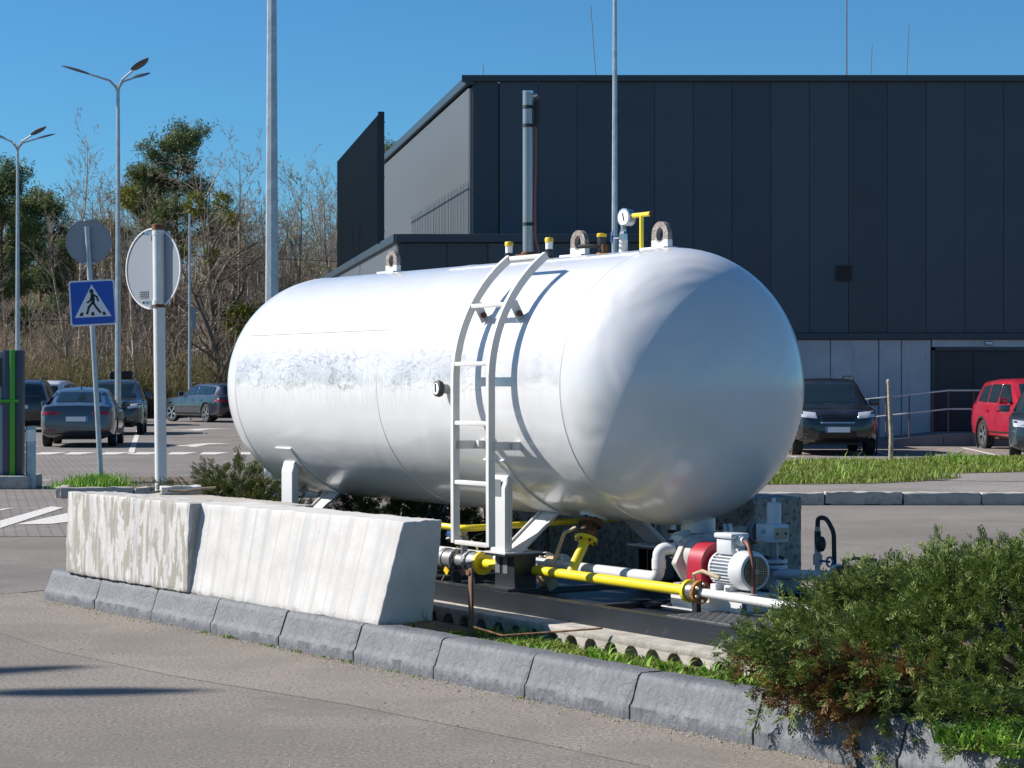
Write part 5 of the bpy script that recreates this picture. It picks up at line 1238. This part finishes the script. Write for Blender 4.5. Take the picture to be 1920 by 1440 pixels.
# big juniper overhanging the kerb
BX, BY = 2.52, 9.72; n_ex = 150
ex_t = rng.uniform(0, 1, n_ex)
exP = np.stack([2.30-BX-1.22+.50*ex_t+rng.normal(0, .06, n_ex), -.70-.32*ex_t+rng.normal(0, .10, n_ex), .30-.20*ex_t+rng.normal(0, .07, n_ex)], 1); exD = np.stack([-.7+.3*ex_t, -.65*np.ones(n_ex), -.16*np.ones(n_ex)], 1)+rng.normal(0, .3, (n_ex, 3))
n2_ = 170; eu = rng.uniform(6.95, 9.3, n2_); ew = rng.uniform(1.12, 1.52, n2_)      # skirt along the kerb
e2 = np.array([S(a, -b) for a, b in zip(eu, ew)])-np.array((BX, BY, .15)); e2[:, 2] = rng.uniform(.02, .20, n2_)
d2 = np.stack([-.62*np.ones(n2_), -.62*np.ones(n2_), .10*np.ones(n2_)], 1)+rng.normal(0, .35, (n2_, 3)); exP = np.concatenate([exP, e2]); exD = np.concatenate([exD, d2])
def brownf(P):
    q = np.array([noise.noise(Vector((p[0]*4.5, p[1]*4.5, p[2]*4.5))) for p in P])
    d = np.sqrt(((P[:, 0]+.98+BX-2.30)/.36)**2+((P[:, 1]+.88)/.36)**2+((P[:, 2]-.08)/.24)**2); return (d+q*1.1+rng.normal(0, .12, len(P)) < .80)
juniper('large spreading green juniper with brown patch overhanging the kerb at the right', BX, BY, .15, 1.42, 1.10, .62, 1550, 14, .078, ('juniper_green',), brownf, extra=(exP, exD))
sxy = S(-.50, -.58)
juniper('small shade-darkened juniper growing behind the concrete blocks at the far end of the tank', sxy[0], sxy[1], .14, 1.05, .60, .76, 430, 12, .080, ('juniper_shaded',), rot=SR)
sx2 = S(.75, .15)
juniper('dark juniper sprawling in the shade beneath the left half of the tank', sx2[0], sx2[1], .14, 1.35, .66, .64, 380, 11, .085, ('juniper_shaded',), rot=SR)
def blades(P, h, w, lean, rng, rosette=False):
    """tapered bent blades: P (n,3) roots"""
    n = len(P); az = rng.uniform(0, 2*PI, n); d = np.stack([np.cos(az), np.sin(az), np.zeros(n)], 1); s = np.stack([-np.sin(az), np.cos(az), np.zeros(n)], 1)
    H = h*rng.uniform(.55, 1.2, n); W = w*rng.uniform(.7, 1.3, n); ln = lean*rng.uniform(.3, 1.4, n)
    up = np.array([0, 0, 1.]); m = P+up*(H*.55)[:, None]+d*(H*ln*.35)[:, None]; t = P+up*(H*(1-.25*ln))[:, None]+d*(H*ln)[:, None]
    wm = W*(1.0 if not rosette else 1.7)
    v = np.stack([P-s*W[:, None]/2, P+s*W[:, None]/2, m+s*wm[:, None]/2.4, m-s*wm[:, None]/2.4, t], 1).reshape(-1, 3)
    k = np.arange(n)[:, None]*5; f = np.concatenate([k+np.array([[0, 1, 2]]), k+np.array([[0, 2, 3]]), k+np.array([[3, 2, 4]])]); return v, f
def in_poly(x, y, poly):
    c = np.zeros(len(x), bool); j = len(poly)-1
    for i in range(len(poly)):
        xi, yi = poly[i]; xj, yj = poly[j]; m = ((yi > y) != (yj > y)) & (x < (xj-xi)*(y-yi)/(yj-yi+1e-12)+xi); c ^= m; j = i
    return c
def field(name, label, poly, n, z, h, w, lean, mat, patchy=.0, pf=1.2, hn=0.):
    xs_ = [p[0] for p in poly]; ys_ = [p[1] for p in poly]
    x = rng.uniform(min(xs_), max(xs_), n); y = rng.uniform(min(ys_), max(ys_), n); m = in_poly(x, y, poly); x, y = x[m], y[m]
    q = np.array([noise.noise(Vector((a*pf, b*pf, 3.3))) for a, b in zip(x, y)])
    if patchy: m = q+rng.normal(0, .12, len(q)) > -patchy; x, y, q = x[m], y[m], q[m]
    P = np.stack([x, y, np.full(len(x), z)], 1); v, f = blades(P, h*(1+hn*q), w, lean, rng)
    o = np_obj(name, v, f, mat); return tag(o, label, 'grass', kind='stuff')
# verge on the far side of the road
VG = [(3.2, 29.55), (5.0, 29.9), (6.3, 31.0), (6.75, 32.0), (6.2, 32.3), (5.6, 32.6), (7.5, 33.6), (10, 34.6), (14, 36), (14, 42), (9.5, 40.6), (5.0, 38.0), (3.2, 36.5)]
sheet('verge_soil', VG, .154, 'soil')
field('verge_grass', 'long bright green grass on the verge across the road', VG, 80000, .154, .085, .012, .55, 'grass_green', .42, .9, .55)
field('verge_dry_grass', 'pale dry blades among the verge grass', VG, 9000, .154, .075, .010, .8, 'dry_grass', .1, 1.7, .3)
field('verge_tussocks', 'taller grass tufts in the verge', VG, 5000, .154, .19, .016, .7, 'grass_bright', -.22, 1.1, .3)
# grass round the crossing sign
P = []
for (px, n_, sp_, hh) in ((178, 900, .17, 1), (150, 500, .14, .7), (198, 500, .10, .9), (222, 260, .14, .45), (135, 260, .08, .5)):
    X = PX(px, 30.2); P += [(rng.normal(X, sp_), rng.normal(30.2, .35), .10, hh*rng.uniform(.6, 1.15)) for _ in range(n_)]
P = np.array(P); v, f = blades(P[:, :3], .20*P[:, 3], .013, .5, rng); tag(np_obj('crossing_grass', v, f, 'grass_bright'), 'bright grass tuft round the foot of the crossing sign', 'grass', kind='stuff')
# weeds between kerb and slab: site coordinates -> world
def strip(u0, u1, vlo, vhi): return [S(u0, -vlo)[:2], S(u1, -vlo)[:2], S(u1, -vhi)[:2], S(u0, -vhi)[:2]]
field('weeds', 'low green weeds and moss between the painted kerb and the slab', strip(3.7, 7.0, .94, 1.60), 46000, .125, .034, .008, .9, 'weed_green', .30, 3.2, .6)
field('weed_tufts', 'taller weed leaves along the slab edge', strip(3.6, 6.6, .93, 1.45), 2600, .125, .075, .016, .9, 'grass_bright', -.05, 4.5, .5)
field('back_weeds', 'dark weeds behind the pump', strip(2.6, 6.0, -1.5, -.95), 9000, .125, .06, .01, .7, 'grass_green', .2, 3, .4)
field('kerb_end_grass', 'green grass tuft by the kerb at the bottom right', strip(8.0, 8.45, 1.15, 1.62), 2600, .16, .10, .010, .9, 'grass_bright', .6, 3, .3)
field('island_grass', 'grass behind the small juniper', strip(1.6, 2.8, -.6, .3), 3000, .125, .16, .012, .6, 'grass_bright', .3, 3, .3)
# moss and sprouts at the kerb foot
rs_ = random.Random(4); P = []
for u in (2.0, 2.62, 2.75, 3.05, 3.3, 3.42, 3.6, 4.1, 4.35, 1.9, 2.2, 5.3):
    for k in range(rs_.choice((6, 12, 26)) if u != 2.2 else 90):
        P.append(S(u+rs_.gauss(0, .035), -(kerb_line(u)+abs(rs_.gauss(.008, .012))), 0))
v, f = blades(np.array(P), .022, .009, .9, rng); tag(np_obj('kerb_sprouts', v, f, 'weed_green'), 'tiny green sprouts in the crack along the kerb foot', 'weeds', kind='stuff')
# loose grit swept against the kerb foot and on the road
n_g = 2600; u_ = rng.uniform(-.6, 8.5, n_g); off_ = np.abs(rng.exponential(.05, n_g)); off_[:500] = rng.uniform(0, 3.2, 500); v = []; f = []
for i in range(n_g):
    p = np.array(S(u_[i], -(kerb_line(u_[i])+.006+off_[i]), .008)); s_ = rng.uniform(.0025, .0075); q = rng.normal(0, 1, (4, 3)); q = q/np.linalg.norm(q, axis=1, keepdims=True)*s_; v.append(p+q); f.append(np.array(((0, 1, 2), (0, 3, 1), (1, 3, 2), (0, 2, 3)))+4*i)
tag(np_obj('road_grit', np.concatenate(v), np.concatenate(f), 'slab_concrete'), 'pale grit and small stones lying on the road along the kerb', 'grit', kind='stuff')
# dandelion rosettes
def rosette(u, v, s, k):
    r_ = random.Random(k); vs = []; fs = []
    for i in range(11):
        a = 2*PI*i/11+r_.uniform(-.25, .25); L = s*r_.uniform(.7, 1.15); el = r_.uniform(.25, .95); d = V3(math.cos(a)*math.cos(el), math.sin(a)*math.cos(el), math.sin(el)); sd_ = V3(-math.sin(a), math.cos(a), 0)
        n0 = len(vs)
        for t, w in ((0, .10), (.3, .16), (.4, .10), (.6, .24), (.68, .13), (.88, .18), (1, .0)):
            p = d*L*t+V3(0, 0, -L*.35*t*t); vs += [p-sd_*w*L*.5, p+V3(0, 0, -w*L*.12), p+sd_*w*L*.5]
        for j in range(6):
            for e in (0, 1): q = n0+j*3+e; fs.append((q, q+1, q+4, q+3))
    return MB().add(vs, fs)
for i, (u, v, s) in enumerate(((4.55, 1.10, .10), (4.85, 1.04, .12), (5.15, 1.15, .12), (5.62, 1.08, .14), (5.30, 1.32, .09), (4.45, 1.28, .08), (6.0, 1.2, .11), (5.82, 1.38, .10))):
    o = rosette(u, v, s, i).build('dandelion', 'weed_green', loc=S(u, -v, .13), fix=False)
    tag(o, 'leafy dandelion rosette among the weeds between painted kerb and skid', 'weed', 'dandelions before the skid')
o = rosette(0, 0, .42, 77).build('dock_plant', 'grass_bright', loc=(7.95, 38.5, .15), fix=False); tag(o, 'broad-leaved dock plant in the verge right of the wooden stake', 'plant')
o = MB().box((0, 0, .03), (.28, .10, .05)).build('litter', 'label_white', loc=(9.9, 36.6, .17)); o.rotation_euler = (.1, .3, .5); tag(o, 'crumpled white litter lying in the grass verge near the right edge', 'litter')

# ------------------------------------------------------------------ trees
def segs_to_mesh(SG, sides):
    SG = np.array(SG); p0, p1, r0, r1 = SG[:, :3], SG[:, 3:6], SG[:, 6], SG[:, 7]; V = []; F = []; k = 0
    for lo, hi, n in sides:
        m = (r0 >= lo) & (r0 < hi)
        if not m.any(): continue
        a0, a1 = p0[m], p1[m]; Rm = orient(a1-a0, np.zeros(m.sum())); th = np.arange(n)*2*PI/n
        cs = np.cos(th)[None, :, None]*Rm[:, None, :, 1]+np.sin(th)[None, :, None]*Rm[:, None, :, 2]
        v = np.concatenate([a0[:, None]+cs*r0[m][:, None, None], a1[:, None]+cs*r1[m][:, None, None]], 1)
        j = np.arange(n); f = np.stack([j, (j+1) % n, n+(j+1) % n, n+j], 1)
        N = m.sum(); F.append((f[None]+(np.arange(N)*2*n)[:, None, None]+k).reshape(-1, 4)); V.append(v.reshape(-1, 3)); k += N*2*n
    return np.concatenate(V), np.concatenate(F)
def grow(rn, H, r, opt):
    SG = []; TIPS = []
    def br(p, d, L, r, depth):
        n = max(2, int(L/opt.get('seg', .5))) if depth < 3 else 2; q = p; dd = d
        for i in range(n):
            t0, t1 = i/n, (i+1)/n
            j = V3(rn.gauss(0, 1), rn.gauss(0, 1), rn.gauss(0, .6))*opt['wob']*(1 if depth else .35)
            dd = nrm(dd+j+V3(0, 0, opt['trop'] if depth else .05)+(V3(0, 0, -opt.get('droop', 0)) if depth >= 2 else 0))
            q2 = q+dd*L/n; tp = .93 if depth == 0 else .85
            SG.append((*q, *q2, r*(1-tp*t0), r*(1-tp*t1)))
            if depth < opt['depth']:
                if depth == 0 and t1 < opt['clear']: q = q2; continue
                for c in range(opt['kids'][depth] if rn.random() < .92 else 0):
                    if n > 2 and rn.random() > opt.get('fill', .95): continue
                    a = rn.uniform(0, 2*PI); sp = opt['ang']*rn.uniform(.6, 1.3); e1, e2, _ = basis(dd)
                    nd = nrm(dd*math.cos(sp)+(e1*math.cos(a)+e2*math.sin(a))*math.sin(sp)); s = rn.uniform(.6, 1.1)
                    base = q+(q2-q)*rn.random()
                    ln = L*opt['ratio'][depth]*s*((1-.55*t1) if depth == 0 else (1-.35*t1)); br(base, nd, ln, max(r*(1-tp*t1)*opt.get('rr', .5)*s, opt['rmin']), depth+1)
            q = q2
        if depth >= 1: TIPS.append((*q, *dd, depth))
    d0 = V3(opt.get('lx', rn.gauss(0, .04)), rn.gauss(0, .04), 1)
    br(V3(0, 0, -.1), nrm(d0), H, r, 0); return SG, TIPS
SIDES = ((.05, 9, 6), (.018, .05, 4), (0, .018, 3))
BARE = dict(wob=.09, trop=.06, depth=4, clear=.22, kids=(2, 2, 2, 3), ang=.62, ratio=(.42, .52, .55, .6), rmin=.008, seg=.62, fill=.85, rr=.55)
BIRCH = dict(wob=.07, trop=.05, droop=.06, depth=4, clear=.28, kids=(2, 2, 2, 3), ang=.50, ratio=(.32, .5, .6, .7), rmin=.007, seg=.6, fill=.85, rr=.5)
OAK = dict(wob=.17, trop=.04, depth=4, clear=.20, kids=(2, 2, 2, 3), ang=.85, ratio=(.58, .55, .5, .5), rmin=.009, seg=.7, fill=.8, rr=.62)
SAP = dict(wob=.06, trop=.08, depth=3, clear=.22, kids=(2, 3, 3), ang=.48, ratio=(.28, .5, .55), rmin=.007, seg=.45, fill=.85)
PROT = {}
for nm, opt, H, r, cnt in (('bare', BARE, 11, .16, 3), ('birch', BIRCH, 13, .13, 3), ('oak', OAK, 11, .30, 2), ('sap', SAP, 8, .07, 3)):
    for i in range(cnt):
        SG, TP = grow(random.Random(100+7*i+len(nm)), H, r, opt)
        A = np.array(SG); big = A[:, 6] > .035
        PROT[nm, i] = (segs_to_mesh(A[big], SIDES), segs_to_mesh(A[~big], SIDES), np.array(TP), H)
BARKM = dict(bare='bark_pale', birch='bark_birch', oak='bark', sap='bark_pale')
PM = {}
def proto_mesh(key, which):
    if (key, which) not in PM:
        v, f = PROT[key][which]; o = np_obj('m', v, f, BARKM[key[0]] if which == 0 else 'twig', smooth=which == 0); PM[key, which] = o.data; bpy.data.objects.remove(o)
    return PM[key, which]
NEED = []
def tuft(rng, n=46):
    az = rng.uniform(0, 2*PI, n); el = rng.uniform(-.35, 1.3, n); d = np.stack([np.cos(az)*np.cos(el), np.sin(az)*np.cos(el), np.sin(el)], 1)
    p = rng.normal(0, .20, (n, 3))*np.array([1, 1, .55]); s = np.cross(d, rng.normal(0, 1, (n, 3))); s /= np.linalg.norm(s, axis=1, keepdims=True); L = rng.uniform(.12, .30, n)[:, None]; w = .030
    v = np.stack([p-s*w, p+d*L, p+s*w], 1).reshape(-1, 3); f = np.arange(3*n).reshape(n, 3); return v, f
TUF = [tuft(rng) for _ in range(4)]
def ball(rng, n=420):
    d = rng.normal(0, 1, (n, 3)); d /= np.linalg.norm(d, axis=1, keepdims=True); p = d*rng.uniform(.35, .85, (n, 1)); s = np.cross(d, rng.normal(0, 1, (n, 3))); s /= np.linalg.norm(s, axis=1, keepdims=True)
    e = d+rng.normal(0, .5, (n, 3)); v = np.stack([p-s*.07, p+e*.28, p+s*.07], 1).reshape(-1, 3); return v, np.arange(3*n).reshape(n, 3)
bv_, bf_ = ball(rng); MISM = np_obj('m', bv_, bf_, 'mistletoe'); mist_me = MISM.data; bpy.data.objects.remove(MISM)
def bare_tree(name, label, key, X, Y, h, rz, group=None, mist=(), lean=0, catk=False):
    s = h/PROT[key][3]; t = thing(name, label, 'tree', (X, Y, 0), rz, group); t.rotation_euler = (0, lean, rz)
    for w, nm in ((0, 'trunk'), (1, 'crown')):
        o = bpy.data.objects.new(nm, proto_mesh(key, w)); C.objects.link(o); o.parent = t; o.scale = (s, s, s)
    TP = PROT[key][2]
    for (dx, dz, r) in mist:
        o = bpy.data.objects.new('mistletoe', mist_me); C.objects.link(o); o.parent = t
        q = Matrix.Rotation(-rz, 3, 'Z') @ Vector((dx, -.4, dz)); o.location = q; o.scale = (r, r, r)
    if catk:
        T = TP[TP[:, 6] >= 3]; T = T[rng.integers(0, len(T), 900)]; P = T[:, :3]*s+rng.normal(0, .18, (900, 3)); v, f = blades(P, .16, .05, .8, rng); np_obj('catkins', v, f, 'catkin', t)
    return t
def pine(label, X, Y, h, clear, spread, seed, lumps=None, name='pine_tree'):
    rn = random.Random(seed); t = thing(name, label, 'pine', (X, Y, 0)); SG = []; P = []; D = []
    q = V3(0, 0, -.1); n = 10
    for i in range(n):
        q2 = q+V3(rn.gauss(0, .06), rn.gauss(0, .06), (h*.96)/n); SG.append((*q, *q2, .20*(1-.8*i/n), .20*(1-.8*(i+1)/n)))
        if (i+1)/n > clear:
            for c in range(5):
                a = rn.uniform(0, 2*PI); tt = ((i+rn.random())/n-clear)/(1-clear); L = spread*(math.sin(PI*min(max(tt*.62+.30, 0), 1))**.6)*rn.uniform(.5, 1.15)
                b0 = q+(q2-q)*rn.random(); d = nrm(V3(math.cos(a), math.sin(a), .22+.35*tt)); b1 = b0+d*L
                SG.append((*b0, *b1, .045, .012))
                for k in range(int(12+L*9)):
                    s = rn.uniform(.45, 1.08); P.append(b0+d*L*s+V3(rn.gauss(0, .30), rn.gauss(0, .30), rn.gauss(.08, .13))); D.append(V3(rn.gauss(0, .3), rn.gauss(0, .3), 1))
        q = q2
    for k in range(40): P.append(q+V3(rn.gauss(0, .5), rn.gauss(0, .5), rn.gauss(-.2, .35))); D.append(V3(rn.gauss(0, .3), rn.gauss(0, .3), 1))
    v, f = segs_to_mesh(SG, SIDES); np_obj('trunk', v, f, 'bark_pine', t, smooth=True)
    P, D = np.array(P), np.array(D); v, f = scatter(TUF, P, D, rng.uniform(0, 6, len(P)), rng.uniform(.6, 1.15, len(P)), rng); np_obj('crown', v, f, 'pine_needles', t)
    return t
pine('tall pine with a flat dark crown rising above the bare trees', PX(330, 112), 112, HT(228, 112), .50, 2.3, 5)
pine('dark pine at the left edge behind the lamp post', PX(-2, 108), 108, HT(300, 108), .38, 2.0, 6)
pine('shorter bushy pine left of the birch', PX(75, 116), 116, HT(362, 116), .30, 2.3, 7)
pine('pine showing between the tall lamp post and the flat-crowned pine', PX(262, 118), 118, HT(330, 118), .30, 2.4, 8)
pine('dark pine behind the octagonal lamp post', PX(440, 125), 125, HT(400, 125), .35, 2.5, 9)
pine('distant pine peeping over the grey side wall of the hall', PX(742, 135), 135, HT(258, 135), .6, 1.7, 10)
pine('low pine at the wood edge behind the crossing sign', PX(160, 121), 121, HT(420, 121), .25, 2.6, 12)
bare_tree('birch_tree', 'tall bare birch left of the tall three-armed lamp post', ('birch', 0), PX(140, 110), 110, HT(250, 110), .4)
bare_tree('oak_tree', 'broad gnarled bare tree hung with mistletoe in front of the wood', ('oak', 0), PX(398, 103), 103, 12.2, 1.1, lean=-.06, mist=((-3.6, 10.6, .62), (-.4, 10.2, .65), (-2.0, 8.4, .48), (-1.2, 7.9, .35), (.3, 7.7, .48), (.9, 10.3, .55), (1.6, 4.6, 1.0)))
bare_tree('bare_tree', 'pale bare tree with mistletoe left of the octagonal lamp post', ('bare', 0), PX(455, 107), 107, HT(285, 107), 2.2, mist=((-.5, 9.8, .42),))
bare_tree('bare_tree', 'bare tree just right of the octagonal lamp post', ('bare', 1), PX(552, 112), 112, HT(330, 112), .9)
bare_tree('willow_tree', 'bare tree with fresh yellow green catkins beside the dark fin screen', ('bare', 2), PX(608, 108), 108, HT(355, 108), 3.0, catk=True)
bare_tree('birch_tree', 'slim white birch leaning behind the round sign post', ('birch', 1), PX(470, 104), 104, 9.0, 1.7, lean=.04)
bare_tree('birch_tree', 'slim birch beside the flat-crowned pine', ('birch', 2), PX(270, 106), 106, 9.5, .2)
bare_tree('oak_tree', 'dark crooked bare tree leaning right near the far end of the tank', ('oak', 1), PX(415, 98.5), 98.5, 8.0, 2.6, lean=.12)
r7 = random.Random(77)
for i in range(46):
    px = -60+i*16.2+r7.uniform(-10, 10); Y = r7.uniform(101, 128); key = r7.choice([('bare', 0), ('bare', 1), ('bare', 2), ('birch', 0), ('birch', 1), ('birch', 2), ('sap', 0), ('sap', 1), ('sap', 2), ('sap', 1)])
    top = r7.uniform(400, 520) if key[0] != 'sap' else r7.uniform(470, 580)
    bare_tree('bare_tree', 'slender leafless tree in the thick of the brown wood', key, PX(px, Y), Y, HT(top, Y), r7.uniform(0, 6.28), 'slender bare trees of the wood')
for i in range(26):
    px = r7.uniform(470, 650); Y = r7.uniform(104, 126); key = r7.choice([('bare', 0), ('bare', 1), ('birch', 0), ('birch', 1), ('birch', 2), ('sap', 1)])
    bare_tree('bare_tree', 'twiggy leafless tree in the wood between the octagonal lamp post and the fin screen', key, PX(px, Y), Y, HT(r7.uniform(345, 470), Y), r7.uniform(0, 6.28), 'twiggy trees right of the octagonal post')
for i in range(26):
    px = r7.uniform(190, 480); Y = r7.uniform(104, 126); key = r7.choice([('bare', 0), ('bare', 1), ('bare', 2), ('birch', 1), ('birch', 2), ('sap', 1)])
    bare_tree('bare_tree', 'twiggy leafless tree in the wood between the three-armed lamp post and the octagonal one', key, PX(px, Y), Y, HT(r7.uniform(330, 470), Y), r7.uniform(0, 6.28), 'twiggy trees left of the octagonal post')
for i in range(150):
    px = r7.uniform(-120, 820); Y = r7.uniform(126, 180); key = r7.choice([('bare', 0), ('bare', 1), ('bare', 2), ('birch', 0), ('birch', 1), ('birch', 2), ('sap', 0), ('sap', 2)])
    bare_tree('bare_tree', 'hazy brown leafless tree in the background of the wood', key, PX(px, Y), Y, HT(r7.uniform(375, 520), Y), r7.uniform(0, 6.28), 'background trees of the wood')
# brush and undergrowth: thin arching stems
def thicket(name, label, n, x0, x1, y0, y1, h, mat, rad=.011):
    x = rng.uniform(x0, x1, n); y = rng.uniform(y0, y1, n); az = rng.uniform(0, 2*PI, n); H = h*rng.uniform(.35, 1.1, n); ln = rng.uniform(.05, .5, n)*H; SG = []
    dx, dy = np.cos(az)*ln, np.sin(az)*ln; ts = (0, .4, .75, 1.0); z = np.zeros(n)
    pts = [np.stack([x+dx*t*t+rng.normal(0, .05, n)*(t > 0), y+dy*t*t, H*t], 1) for t in ts]; r = rad*rng.uniform(.6, 1.5, n)
    for i in range(3): SG.append(np.concatenate([pts[i], pts[i+1], (r*(1-.28*i))[:, None], (r*(1-.28*(i+1)))[:, None]], 1))
    # side twigs
    for t in (.35, .5, .65, .8, .9):
        j = 1 if t < .75 else 2; b = pts[j]+(pts[j+1]-pts[j])*((t-ts[j])/(ts[j+1]-ts[j])) if j else pts[1]
        e = b+np.stack([rng.normal(0, .26, n), rng.normal(0, .26, n), rng.uniform(.05, .55, n)], 1)*(H/h)[:, None]*h*.28; SG.append(np.concatenate([b, e, (r*.55)[:, None], (r*.3)[:, None]], 1))
    v, f = segs_to_mesh(np.concatenate(SG), ((0, 9, 3),)); return tag(np_obj(name, v, f, mat), label, 'undergrowth', kind='stuff')
thicket('brown_thicket', 'dense brown thicket of bare saplings under the trees', 6000, -34, -7, 100, 126, 5.2, 'brush', .016)
thicket('tall_thicket', 'tall tangled leafless undergrowth further in the wood', 4600, -42, -7, 126, 165, 8.5, 'brush', .024)
thicket('olive_shrubs', 'olive grey budding shrubs behind the parked cars', 3800, -30, -7, 98, 101, 2.9, 'brush_olive', .012)
